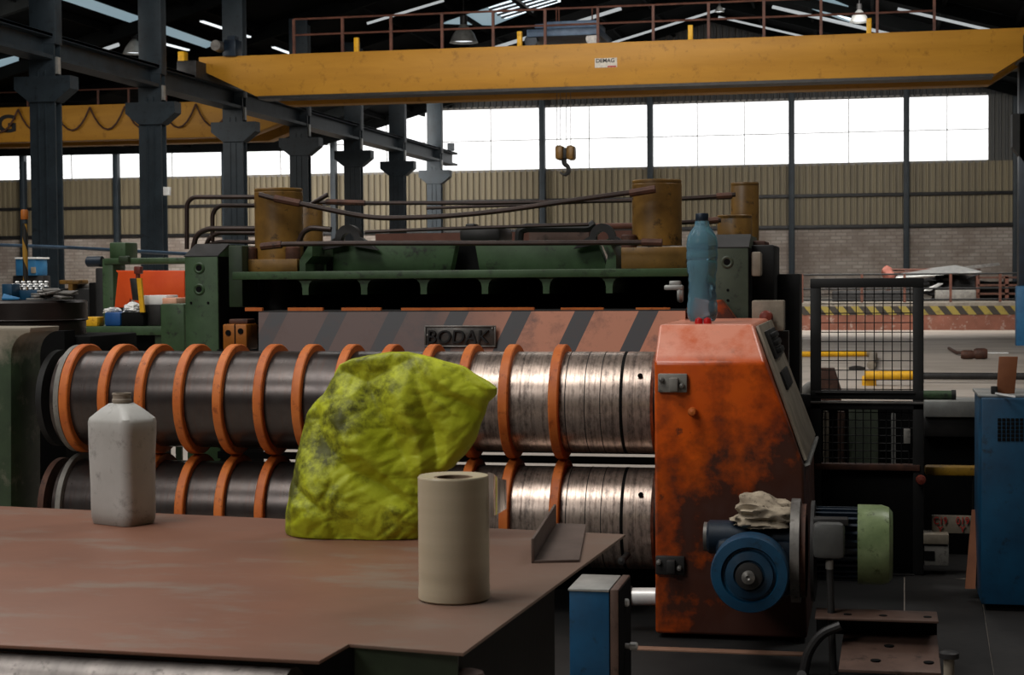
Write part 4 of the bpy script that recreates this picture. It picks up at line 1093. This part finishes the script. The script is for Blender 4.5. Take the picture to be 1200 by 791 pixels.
# blue cabinet at right edge
YBC = 6.75
bcx0, bcx1 = QY(1150, 600, YBC).x, QY(1262, 600, YBC).x; bz1, bz0 = QY(1175, 467, YBC).z, QY(1175, 709, YBC).z
cab = thing('blue_cabinet', 'dark blue steel cabinet with vent holes at the right edge', 'cabinet', ((bcx0 + bcx1) / 2, YBC, 0))
MB().box(bcx0, YBC, bz0, bcx1, YBC + .45, bz1, .006).build('body', 'blue', cab)
MB().box(bcx0 - .01, YBC + .05, bz1, bcx1, YBC + .42, bz1 + .012, .004).build('top_plate', 'alu', cab)
MB().box(bcx0 + .02, YBC + .03, 0, bcx1 - .02, YBC + .42, bz0).build('plinth', 'void', cab)
b = MB()
for i in range(7):
    for j in range(6):
        q = QY(1171 + i * 5.2, 492 + j * 4.6, YBC)
        b.box(q.x - .006, YBC - .003, q.z - .006, q.x + .006, YBC + .002, q.z + .006)
b.build('vent', 'void', cab)
q = QY(1181, 458, YBC + .1); z0 = bz1 + .012
MB().prism([Vector((QY(x, y, YBC + .1).x, YBC + .1, max(z0, QY(x, y, YBC + .1).z))) for x, y in ((1168, 470), (1189, 470), (1193, 418), (1171, 418))], (0, .02, 0), .002).build('wooden_board', 'brown_board', None, label='upright brown board standing on top of the blue cabinet', category='board')
a, b2 = QZ(1162, 461, z0 + .001), QZ(1190, 466, z0 + .001)
MB().prism([a, b2, b2 + Vector((0, .02, 0)), a + Vector((0, .02, 0))], (0, 0, .006)).build('steel_strip', 'bright', None, label='thin shiny metal strip lying on top of the blue cabinet', category='strip')
q = QY(1166, 462, YBC + .06); MB().box(q.x - .014, YBC + .06, z0, q.x + .01, YBC + .09, z0 + .03, .003).build('black_block', 'black', None, label='tiny black block at the foot of the upright brown board', category='block')

# floor plates near the machine
def plate(pxs, nm, mt, label, cat, th=.008, z=0.0):
    return MB().prism([QZ(x, y, z) for x, y in pxs], (0, 0, th), .001).build(nm, mt, None, label=label, category=cat)
M['plate_dark'] = mat('oily dark floor plate', '#191716', '#24211f', 5, .65, .1, c3='#110f0f')
plate([(520, 560), (1060, 560), (1059, 724), (1040, 860), (300, 860)], 'floor_plate', 'black', 'oily steel floor plate darkened for the shade under the machine', 'floor plate', .004)  # black colour carries the shade under the table and machine
plate([(1061, 560), (1136, 560), (1148, 690), (1164, 791), (1175, 860), (1042, 860), (1060.5, 724)], 'floor_plate', 'plate_dark', 'dark steel floor plate beside the brown angle bars', 'floor plate', .006)
plate([(1137, 560), (1500, 560), (1600, 860), (1176, 860), (1165, 791), (1149, 690)], 'floor_plate', 'plate_dark', 'dark floor plate in front of the blue cabinet', 'floor plate', .004)
# brown angle bars low right
Yl = 5.55
ab = thing('angle_bar', 'brown steel channel with bolt holes on the floor right of the console', 'steel channel', QY(1040, 791, Yl))
zA = QY(1040, 726, Yl).z; zB = QY(1040, 752, Yl).z
xa_, xb_ = QY(955, 730, Yl).x, QY(1100, 730, Yl).x
MB().box(xa_, Yl, zA - .008, xb_, Yl + .16, zA, .002).build('upper_flange', 'plate_brown', ab)
MB().box(xa_, Yl + .14, zB - .01, xb_, Yl + .155, zA - .008, .001).build('web', 'void', ab)
zC = max(.02, QY(1040, 788, Yl - .22).z)
MB().prism([Vector((QY(988, 760, Yl).x, Yl + .13, zB)), Vector((xb_, Yl + .13, zB)), Vector((xb_, Yl - .2, zC)), Vector((QY(984, 790, Yl).x, Yl - .2, zC))], (0, 0, -.01), .001).build('lower_flange', 'plate_brown', ab)
for px in (993, 1035, 1087):
    c = QZ(px, 723.5, zA); MB().lathe([(.013, 0), (.013, .002)], (c.x, Yl + .06, zA), 'Z', 14).build('bolt_hole', 'void', ab)
for px, t in ((1026, .75), (1087, .75), (1042, .35)):
    x = QY(px, 775, Yl).x; MB().lathe([(.016, -.002), (.016, .003)], (x, Yl + .13 - .33 * t, zB + (zC - zB) * t), 'Z', 14).build('bolt_hole', 'void', ab)
q = QY(1113, 775, 5.2)
r = thing('pipe_stub', 'short upright pipe stub with dark cap at the bottom right floor', 'pipe', (q.x, 5.25, 0))
MB().lathe([(.016, 0), (.016, q.z)], (q.x, 5.25, 0), 'Z', 18).build('tube', 'beige', r)
MB().lathe([(.03, q.z), (.03, q.z + .015), (.02, q.z + .02)], (q.x, 5.25, 0), 'Z', 18).build('cap', 'dark', r)

# ================================================================== LEFT SIDE
st = thing('roller_stand', 'dark green stand with black hollow side at the left end of the rollers', 'machine stand', (QY(10, 590, 6.3).x, 6.3, 0))
def P(x, y, Y=6.3): return QY(x, y, Y)
arc = [(13 + 22 * (1 - math.cos(a)), 417 - 27 * math.sin(a)) for a in [PI / 2 * i / 6 for i in range(7)]]
pl_ = [(13, 640)] + arc + [(36, 384), (-70, 384), (-70, 640)]
def mk_worn():
    k = NT('worn green stand paint'); k.set(.55)
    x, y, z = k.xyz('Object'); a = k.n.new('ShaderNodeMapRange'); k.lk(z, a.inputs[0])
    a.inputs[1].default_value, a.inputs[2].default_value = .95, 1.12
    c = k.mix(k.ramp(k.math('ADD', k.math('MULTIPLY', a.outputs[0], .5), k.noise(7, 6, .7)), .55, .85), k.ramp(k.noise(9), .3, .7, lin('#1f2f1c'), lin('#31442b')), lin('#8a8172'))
    k.col(c); return k.m
M['worn_green'] = mk_worn()
b = MB().fprism(pl_, 6.3, .25, .004); b.build('side_plate', 'worn_green', st)
MB().fbox(-70, 388, 78, 700, 6.85, .1).build('hollow_back', 'void', st)
zst = QY(36, 392, 7.12).z
MB().box(QY(-70, 392, 6.96).x, 6.96, zst - .12, QY(106, 392, 6.96).x, 7.45, zst - .001, .01).build('hollow_top', 'void', st)
MB().box(QY(-70, 392, 7.3).x, 7.2, 0, QY(60, 392, 7.3).x, 7.4, zst - .12).build('rear_leg', 'void', st)
c = QY(36, 352, 7.12); rd = pxw(60, 7.12, 36, 352)
dr = thing('steel_drum', 'round dark steel drum on top of the left roller stand', 'drum', (c.x, 7.12, QY(36, 390, 7.12).z))
zt_, zm2, zb_ = c.z, QY(36, 373, 7.12).z, QY(36, 392, 7.12).z
M['drum'] = mat('dark oily drum steel', '#1d1715', '#2c2421', 7, .38, .3)
MB().lathe([(rd * .97, zb_), (rd * .97, zm2 - .012), (rd, zm2 - .006), (rd, zt_ - .01), (rd - .01, zt_), (0, zt_)], (c.x, 7.12, 0), 'Z', 64).build('drum_body', 'drum', dr)
MB().lathe([(rd * 1.0, zm2 - .01), (rd * 1.015, zm2 - .006), (rd * 1.0, zm2 - .002)], (c.x, 7.12, 0), 'Z', 64, False).build('drum_rim', 'drum', dr)
# parts on the drum
ZD = zt_
def ond(px, Y, w, d, h, nm, mt, label, cat, bev=.003):
    x = QY(px, 345, Y).x
    return MB().box(x - w / 2, Y, ZD, x + w / 2, Y + d, ZD + h, bev).build(nm, mt, None, label=label, category=cat)
ond(8, 7.2, .05, .08, .075, 'blue_box', 'blue', 'small blue box at the left edge on top of the dark drum', 'box')
tr = thing('fitting_tray', 'blue tray of shiny round fittings on the dark drum behind the loose plates', 'tray', (QY(36, 345, 7.3).x, 7.3, ZD))
xa_, xb_ = QY(14, 345, 7.3).x, QY(55, 345, 7.3).x
MB().box(xa_, 7.27, ZD, xb_, 7.36, ZD + .045, .003).build('tray', 'blue', tr)
for j in range(2):
    for i in range(6):
        x = xa_ + (xb_ - xa_) * (i + .5) / 6
        MB().lathe([(.007, 0), (.011, .004), (.007, .009), (.007, .02), (.011, .025), (.006, .03)], (x, 7.285 + j * .04, ZD + .046 + j * .012), 'Z', 12).build('fitting', 'bright', tr)
for i in range(16):
    lay = i // 6; px = 42 + (i % 6) * (8 - lay) + lay * 3; Y = 7.0 + ((i * 7) % 4) * .035
    x = QY(px, 348, Y).x
    b = MB(); b.box(-.038, -.024, 0, .038, .024, .008, .001, mtx=Matrix.Translation((x, Y, ZD + .003 + (i % 3) * .009 + lay * .011)) @ Matrix.Rotation(.3 + .25 * i, 4, 'Z') @ Matrix.Rotation(.22 * math.sin(i * 2.1), 4, 'X'))
    b.build('loose_plate', 'steel', None, label='loose grey metal plate lying in the pile on the dark drum', category='metal plate', group='loose metal plates on the drum')
b = MB(); q = [QY(2, 350, 7.0), QY(22, 352, 6.95), QY(24, 348, 7.05), QY(4, 341, 7.1)]
b.prism([Vector((p.x, p.y, ZD + .006 + .02 * (i == 3))) for i, p in enumerate(q)], (0, 0, .006)).build('blue_sheet', 'blue_light', None, label='thin blue sheet lying tilted on the dark drum', category='sheet')
# striped pole
q = QY(30.5, 352, 7.65)
sp = thing('striped_pole', 'thin yellow and black spiral striped pole with orange cap behind the dark drum', 'pole', (q.x, 7.65, 0))
w = pxw(3.1, 7.65); zt_p = QY(30, 262, 7.65).z
MB().lathe([(w, 0), (w, zt_p)], (q.x, 7.65, 0), 'Z', 20).build('pole', 'spiral', sp)
MB().lathe([(w * 1.2, zt_p), (w * 1.2, zt_p + .02), (w, zt_p + .022), (w * .9, zt_p + .09), (w * .9, zt_p + .3)], (q.x, 7.65, 0), 'Z', 20).build('upper_tube', 'column', sp)
MB().lathe([(w * 1.4, zt_p + .02), (w * 1.5, zt_p + .03), (w * 1.5, zt_p + .06), (w * 1.2, zt_p + .068)], (q.x, 7.65, 0), 'Z', 20).build('cap', mat('dull orange plastic', '#8a4a14', '#a8611f', 9, .5), sp)

# workbench
YBE = 9.6
wb = thing('workbench', 'green steel workbench behind the left green pillar', 'workbench', QY(150, 500, YBE))
MB().fbox(60, 382.5, 192, 393, YBE, .5, .006).build('bench_top', 'green', wb)
MB().fbox(188, 356, 216, 420, YBE - .1, .5, .01).build('side_cabinet', 'green', wb)
MB().fbox(60, 393, 192, 560, YBE + .15, .1).build('back_panel', 'void', wb)
for px in (66, 180):
    q = QY(px, 393, YBE); MB().box(q.x, YBE + .02, 0, q.x + .04, YBE + .08, q.z).build('leg', 'green_dark', wb)
ZB = QY(126, 382.5, YBE).z
def onb(x0, x1, y0, Y, d, nm, mt, label, cat, bev=.006):
    a, b2 = QY(x0, y0, Y), QY(x1, y0, Y)
    return MB().box(a.x, Y, ZB, b2.x, Y + d, a.z, bev)
onb(97, 114, 371.5, YBE + .02, .1, 0, 0, 0, 0).build('yellow_case', 'yellow', None, label='small yellow case on the left end of the green workbench', category='case')
onb(122, 141, 366, YBE + .04, .2, 0, 0, 0, 0, .012).build('blue_bin', 'blue_bin', None, label='blue storage bin on the green workbench beside the yellow case', category='bin')
onb(142, 168, 366, YBE + .04, .2, 0, 0, 0, 0).build('black_crate', 'void', None, label='black crate on the green workbench under the white rags', category='crate')
onb(169, 188, 357, YBE + .1, .2, 0, 0, 0, 0).build('dark_crate', 'dark', None, label='dark speckled crate on the workbench under the white carton', category='crate')
q = QY(182, 357, YBE + .12); q2 = QY(195, 346, YBE + .12)
b = MB(); b.box(QY(167, 350, YBE + .12).x, YBE + .12, q.z, q2.x, YBE + .3, q2.z, .004)
b.build('white_carton', 'white', None, label='white carton in front of the orange guard, on the dark crate', category='carton')
b = MB(); b.box(QY(195.5, 350, YBE + .12).x, YBE + .05, QY(200, 356, YBE + .12).z, QY(212, 350, YBE + .12).x, YBE + .25, QY(200, 349, YBE + .12).z, .004)
b.build('pink_carton', mat('pale orange card', '#d99a7c', '#eab79c', 8, .7), None, label='pale orange carton on the green side cabinet beside the white one', category='carton')
crumple('white_rag', 'white', Vector((QY(130, 363, YBE + .12).x, YBE + .14, QY(130, 364.5, YBE + .12).z)), pxw(11, YBE), .08, pxw(5, YBE), 'crumpled white rag on the blue bin', 'rag', 5.0, .5)
crumple('white_rag', 'white', Vector((QY(155, 361, YBE + .12).x, YBE + .14, QY(155, 363, YBE + .12).z)), pxw(12, YBE), .08, pxw(9, YBE), 'bigger crumpled white rag on the black crate', 'rag', 8.0, .4)
MB().prism([QY(x, y, YBE + .02) for x, y in ((164, 366), (169, 366), (165, 326), (160, 326))], (0, .02, 0)).build('yellow_stick', 'yellow', None, label='yellow stick leaning upright in front of the orange guard', category='stick')
MB().prism([QY(x, y, YBE + .06) for x, y in ((155, 352), (163, 352), (159.5, 326), (151.5, 326))], (0, .03, 0), .005).build('grey_tool', 'dark', None, label='dark grey flat tool beside the yellow stick', category='tool')
q = QY(160, 326, YBE + .04); MB().fbox(156.5, 312, 164, 321, YBE + .02, .05, .006).fbox(159, 320, 162, 327, YBE + .03, .03).build('red_tool_head', 'button', None, label='small dark red tool head above the yellow stick', category='tool')
# green machine behind the bench
YM = 10.6
gmn = thing('green_frame_machine', 'green framed machine with dark blue motor behind the workbench', 'machine', QY(160, 500, YM))
MB().fbox(121, 303, 134, 520, YM, .2, .01).build('post', 'green', gmn)
MB().fbox(121, 302, 240, 309.5, YM - .01, .2, .01).build('top_beam', 'green', gmn)
MB().fbox(128, 284, 147, 303, YM + .05, .2, .01).build('gear_head', 'green', gmn)
MB().fbox(138, 300, 150, 308, YM - .05, .05, .01).build('bracket', 'green_dark', gmn)
c = QY(111, 306.5, YM + .1)
MB().lathe([(pxw(4, YM), c.x - pxw(11, YM)), (pxw(6.5, YM), c.x - pxw(9, YM)), (pxw(6.5, YM), c.x + pxw(10, YM))], (0, YM + .1, c.z), 'X', 20).build('motor', 'blue_dark', gmn)
MB().fbox(113, 314, 122, 520, YM + .05, .2, .01).build('dark_column', 'black', gmn)
og = thing('orange_guard', 'bright orange red guard panel behind the workbench', 'guard panel', (QY(175, 400, YM - .2).x, YM - .2, 0))
for px in (139, 206):
    x = QY(px, 358, YM - .2).x; MB().box(x - .02, YM - .19, 0, x + .02, YM - .165, QY(px, 345, YM - .2).z).build('leg', 'green_dark', og)
MB().fprism(((135, 317), (216, 317), (216, 358), (166, 358), (152, 350), (150, 360), (134, 361), (138, 320)), YM - .2, .04, .006).build('panel', 'orange_guard', og)
# dark machinery further back
YD = 14
dm = thing('dark_machine', 'dark machinery with a yellow top bracket left of the green frame machine', 'machine', QY(95, 500, YD))
MB().fbox(66, 338, 122, 520, YD, .5, .02).build('body', 'black', dm)
MB().fbox(69, 328, 92, 333, YD - .05, .2, .01).fbox(80, 333, 85, 345, YD - .05, .1).build('yellow_bracket', 'ochre', dm)
MB().fbox(86, 333, 106, 338, YD + .1, .1, .005).build('grey_comb', 'steel', dm)
MB().fbox(104, 331, 111, 372, YD - .1, .1, .01).build('front_post', 'void', dm)
cb = thing('blue_wall_cabinet', 'small bright blue cabinet far back behind the striped pole', 'cabinet', QY(30, 323, 19))
MB().fbox(18, 303, 42, 323, 19, .3, .01).build('body', 'blue_light', cb)
MB().fbox(17, 301.5, 43, 303.5, 18.98, .33, .005).build('top', 'white', cb)
MB().fbox(36, 313, 41, 320, 18.97, .03, .005).build('door_tag', 'beige', cb)
q = QY(30, 323, 19); MB().box(q.x - .2, 19.05, 0, q.x + .2, 19.25, q.z, .01).build('stand', 'dark', cb)
MB().tube([QY(-30, 286, 17), QY(80, 290, 17), QY(140, 293.5, 16), QY(225, 298, 15)], .018, 8).build('blue_pipe', mat('blue grey pipe', '#2c3d4e', '#3d5163', 7, .5), None, label='thin blue grey pipe running across behind the left columns', category='pipe')

# ================================================================== TABLE
ZT = .70
TP = [QZ(x, y, ZT) for x, y in ((-140, 588), (0, 593), (733, 626), (543, 765), (409, 754.5), (374, 774.5), (0, 755.5), (-140, 748))]
tb_ = thing('steel_table', 'large red brown steel table plate in the foreground', 'table', (-.7, 3.4, 0))
MB().prism([p + Vector((0, 0, -.006)) for p in TP], (0, 0, .006), .0012).build('table_top', 'table', tb_)
def ins(x, y, dx, dy): p = QZ(x, y, ZT); return Vector((p.x + dx, p.y + dy, 0))
base = [ins(-140, 592, 0, -.12), ins(652, 632, 0, -.03), ins(541, 763, -.012, .016), ins(409, 754.5, .0, .012), ins(409, 754.5, -.03, .3), ins(-140, 700, 0, .15)]
M['table_green'] = mat('dark green table frame', '#16200f', '#26331c', 6, .55, c3='#0d120a')
bt = [p.copy() for p in base]
for p in bt: p.z = 0
MB().prism(bt, (0, 0, ZT - .0065)).build('table_frame', 'void', tb_)
q0, q1 = QZ(409, 754.5, ZT), QZ(541, 763, ZT)
MB().prism([q0 + Vector((.008, .004, -.007)), q1 + Vector((-.008, .004, -.007)), Vector((q1.x - .008, q1.y + .004, .0)), Vector((q0.x + .008, q0.y + .004, 0))], (0, .008, 0)).build('front_panel', 'table_green', tb_)
# roller under the front edge
a, b2 = QZ(-140, 748, ZT - .09), QZ(338, 773, ZT - .09)
e0, e1 = QZ(-140, 748, ZT), QZ(340, 772.8, ZT)
off = Vector((0, .012, -.078))
rl_ = thing('table_roller', 'worn grey steel roller under the front edge of the brown table', 'roller', e0 + off)
M['roller2'] = mk_roller('worn front roller steel', (-9, -8))
MB().tube([e0 + off, e1 + off], .062, 40).build('roller_body', mat('streaked grey roller', '#55504d', '#8b837e', 14, .4, .5, stretch=(1, .1, .1), c3='#3a3431'), rl_)
MB().tube([e1 + off, e1 + off + (e1 - e0).normalized() * .05], .03, 20).build('journal', 'black', rl_)
q = QZ(549, 786, .66); MB().lathe([(.028, -.3), (.03, -.02), (.024, -.004), (.012, .0), (0, .001)], (q.x, q.y, .662), 'Z', 24).build('round_post', mat('brown grey post', '#5c4a42', '#74605a', 9, .5), None, label='rounded brown post top below the table, at the bottom edge', category='post')

# angle piece on the table
nl, nr, fr_, fl_ = QZ(626, 660, ZT), QZ(679, 659, ZT), QZ(687, 617, ZT), QZ(652, 616, ZT)
h = .052
M['angle'] = mat('brown grey angle steel', '#5a4c45', '#716159', 8, .5, .2)
ag = thing('angle_steel', 'short piece of brown grey angle steel on the right end of the table', 'steel angle', nl)
up = Vector((0, 0, 1))
MB().prism([nl, nr, fr_, fl_], up * .006, .001).build('flat_leg', 'angle', ag)
MB().prism([nl, fl_, fl_ + up * h * 1.0, nl + up * h], Vector((-.006, -.001, 0)), .001).build('upright_leg', 'angle', ag)

# jug
c = QZ(145, 613, ZT)
jg = thing('plastic_jug', 'dirty white plastic jug standing on the table in front of the rollers', 'jug', c)
D = (c - CAM).dot(fwd)
s = D / F
zj = lambda y: QY(145, y, c.y).z
def rsec(hw, hd, z, r, rot, n=6):
    out = []
    for (sx, sy, a0) in ((1, 1, 0), (-1, 1, 90), (-1, -1, 180), (1, -1, 270)):
        for i in range(n):
            a = math.radians(a0 + 90 * i / (n - 1)); x = sx * (hw - r) + r * math.cos(a); y = sy * (hd - r) + r * math.sin(a)
            out.append(Vector((c.x + x * math.cos(rot) - y * math.sin(rot), c.y + x * math.sin(rot) + y * math.cos(rot), z)))
    return out
rot = math.radians(-24)
kx = 36 * s; ky = 26 * s
secs = []
for f, y, r in ((.90, 614.0, 9), (.965, 610, 11), (.975, 600, 11), (.985, 570, 11), (1.0, 530, 11), (1.015, 505, 11), (1.02, 494, 11), (.98, 489.5, 10), (.66, 478.5, 9), (.36, 472.5, 8)):
    z = zj(y) if y < 613.5 else ZT + .001
    if f == .965: z = ZT + .012
    secs.append(rsec(kx * f, ky * f if f > .5 else kx * f, z, min(r * s * 1.2, kx * f * .9), rot, 6))
b = MB(); b.loft(secs)
for v in b.bm.verts:
    v.co += Vector((1, .6, 0)) * .004 * noise.noise(v.co * 14) if v.co.z > ZT + .02 else Vector((0, 0, 0))
bmesh.ops.subdivide_edges(b.bm, edges=[e for e in b.bm.edges if False])
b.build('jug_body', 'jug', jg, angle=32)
nk = 10.5 * s
MB().lathe([(nk, zj(475)), (nk, zj(471)), (nk * 1.08, zj(470.5)), (nk * 1.08, zj(468)), (nk, zj(467)), (nk, zj(463)), (nk * 1.06, zj(462.5)), (nk * 1.06, zj(460.5)), (nk * .8, zj(460.5)), (nk * .78, zj(468)), (0, zj(470))], (c.x, c.y, 0), 'Z', 28).build('neck', mat('stained jug neck', '#7d7264', '#978b7c', 12, .6), jg)

# film roll
c = QZ(532.5, 702, ZT); D = (c - CAM).dot(fwd); s = D / F
fr = thing('film_roll', 'upright roll of beige stretch film on the front of the table', 'film roll', c)
ro = 41.5 * s; zt_f = QY(532, 557, c.y).z
b = MB(); pr_ = [(ro * .55, zt_f - .003), (ro * .97, zt_f), (ro, zt_f - .003)]
n = 26
for i in range(n + 1):
    z = zt_f - .004 - (zt_f - .008 - ZT) * i / n
    k = 1 + .0012 * math.sin(i * 2.3) + .001 * math.sin(i * 5.1)
    if i > n - 3: k += .012
    pr_.append((ro * k, z))
pr_ += [(ro * .96, ZT + .001), (ro * .55, ZT + .001)]
b.lathe(pr_, (c.x, c.y, 0), 'Z', 72, False).build('film', 'film', fr)
MB().lathe([(ro * .54, ZT + .001), (ro * .54, zt_f - .003), (ro * .47, zt_f - .003), (ro * .47, ZT + .001)], (c.x, c.y, 0), 'Z', 48, False).build('cardboard_core', mat('cardboard core', '#6d5946', '#84705a', 12, .8), fr)
MB().lathe([(0, ZT + .001), (ro * .46, ZT + .002)], (c.x, c.y, 0), 'Z', 24, False).build('core_floor', 'void', fr)
b = MB(); rows = []
for i in range(9):
    t = i / 8; x = c.x + ro * (.88 + .56 * t); y = c.y + ro * (.5 - .2 * t) + .01 * math.sin(t * 7)
    rows.append([Vector((x, y, QY(575, 556 + 8 * t, c.y).z)), Vector((x - ro * .02, y + .006, QY(575, 580, c.y).z)), Vector((x, y, QY(575, 612 - 14 * t, c.y).z))])
vv = [p for r in rows for p in r]
b.raw(vv, [(i * 3 + j, i * 3 + j + 1, i * 3 + j + 4, i * 3 + j + 3) for i in range(8) for j in range(2)]); b.build('loose_film', 'film_loose', fr)

# yellow green sack
c = QZ(420, 626, ZT); yb_ = c.y
left = [(641, 352), (634, 341), (620, 337), (600, 338), (575, 342), (550, 347), (525, 351), (500, 356), (480, 363), (468, 372), (462, 379), (450, 387), (438, 393), (427, 398), (421, 412), (416, 435), (412.5, 455)]
right = [(641, 490), (634, 503), (620, 508), (600, 510), (575, 508), (555, 512), (545, 530), (530, 545), (515, 556), (500, 562), (485, 566), (470, 573), (460, 581), (454, 582), (446, 572), (438, 558), (430, 545), (424, 525), (418, 505), (412.5, 478)]
def interp(tab, y):
    tab = sorted(tab)
    if y <= tab[0][0]: return tab[0][1]
    for (a, p), (b2, q) in zip(tab, tab[1:]):
        if y <= b2: return p + (q - p) * (y - a) / (b2 - a)
    return tab[-1][1]
NR, NC = 170, 240
rows = []
for i in range(NR + 1):
    t = i / NR; y = 641 - (641 - 412.5) * t
    xl, xr = interp(left, y), interp(right, y)
    pl, pr2 = QY(xl, y, yb_), QY(xr, y, yb_)
    hw = (pr2.x - pl.x) / 2; mx = (pl.x + pr2.x) / 2; z = pl.z if i else ZT + .002
    z = max(z, ZT + .002)
    thick = .085 * (1 - t) ** .5 * (.45 + .55 * min(1, t * 9 + .35)) + .012 + .016 * math.sin(t * 5) ** 2
    row = []
    for k in range(NC):
        a = 2 * PI * k / NC; ca, sa = math.cos(a), math.sin(a)
        px = math.copysign(abs(ca) ** .85, ca); py = math.copysign(abs(sa) ** .8, sa)
        p = Vector((mx + hw * px, yb_ + thick * py, z))
        f = min(1, abs(sa) * 1.6)
        q = Vector((p.x * 1.0, 2.0 if sa > 0 else 0, p.z))
        w1 = noise.noise(q * 6) * .026
        d = Vector((q.x * .8 + q.z * .6, q.y, q.z * .8 - q.x * .6))
        q2 = q + Vector((noise.noise(q * 9), 0, noise.noise(q * 9 + Vector((4, 7, 1))))) * .02
        d = Vector((q2.x * .85 + q2.z * .5, q2.y, q2.z * .85 - q2.x * .5))
        f1 = noise.voronoi(Vector((d.x * 8, d.y, d.z * 4)))[0]; w2 = (min(f1[1] - f1[0], .7) - .3) * .058
        f2 = noise.voronoi(Vector((d.x * 19, d.y + 3, d.z * 26)))[0]; w3 = (min(f2[1] - f2[0], .6) - .25) * .007
        w4 = noise.noise(q * 46) * .002
        e = min(1, t * 12) * f
        p.y += math.copysign(1, sa) * (w1 + w2 + w3 + w4) * e
        p.x += .004 * noise.noise(q * 30 + Vector((3, 1, 0))) * min(1, t * 6)
        p.z += .003 * noise.noise(q * 24 + Vector((9, 1, 4))) * min(1, t * 6)
        row.append(p)
    rows.append(row)
b = MB(); b.loft(rows)
b.build('plastic_sack', 'bag', None, angle=70, label='crumpled dirty yellow green plastic sack standing on the table', category='sack')

# ================================================================== LIGHT
def area(name, loc, tgt, sx, sy, power, color=(1, 1, 1)):
    l = bpy.data.lights.new(name, 'AREA'); l.shape = 'RECTANGLE'; l.size, l.size_y = sx, sy; l.energy = power; l.color = color
    o = bpy.data.objects.new(name, l); COL.objects.link(o); o.location = loc
    o.rotation_euler = (Vector(tgt) - Vector(loc)).to_track_quat('-Z', 'Y').to_euler(); return o
area('roof_light_machine', (-3.0, 4.6, 7.6), (-1.6, 5.8, 0), 5, 3, 110, (1, .97, .92))
area('roof_light_front', (-3.6, 2.6, 7.0), (-1.7, 5.4, 1.0), 3.2, 2.2, 210, (1, .98, .94))
area('left_light', (-4.4, .2, 4.3), (-1.2, 3.9, .9), 1.8, 1.4, 105, (1, .98, .95))
area('roof_light_middle', (-4.0, 19, 8.2), (-3.0, 23, 0), 9, 10, 1400, (1, .97, .93))
area('roof_light_crane', (-4.8, 24, 8.4), (-4.8, 31, 4.6), 12, 4, 700, (1, .96, .9))
area('roof_light_back', (-.5, 42, 7.6), (-2.5, 50, 0), 6, 12, 1500, (1, .97, .93))
area('side_bay_crane_light', (-19, 28, 5.6), (-19, 36.5, 4.4), 9, 1.5, 330, (1, .96, .9))
area('roof_light_next_bay', (-19, 46, 5.6), (-19, 55, 1.6), 10, 4, 1900, (1, .97, .93))
area('roof_light_right', (2.3, 8.2, 6.8), (.3, 6.4, .8), 2, 2, 95, (1, .97, .93))
area('roof_light_left', (-7.5, 8.5, 7.6), (-5, 11, 0), 4, 5, 300, (1, .97, .93))
wd = bpy.data.worlds.new('world'); SC.world = wd; wd.use_nodes = True
bg = wd.node_tree.nodes['Background']; bg.inputs[0].default_value = (.55, .62, .7, 1); bg.inputs[1].default_value = .04
SC.view_settings.view_transform = 'Standard'
try: SC.view_settings.look = 'None'
except Exception: pass
SC.view_settings.exposure = 0; SC.view_settings.gamma = 1
SC.cycles.max_bounces = 6; SC.cycles.diffuse_bounces = 3; SC.cycles.sample_clamp_indirect = 4; SC.cycles.caustics_reflective = False; SC.cycles.caustics_refractive = False
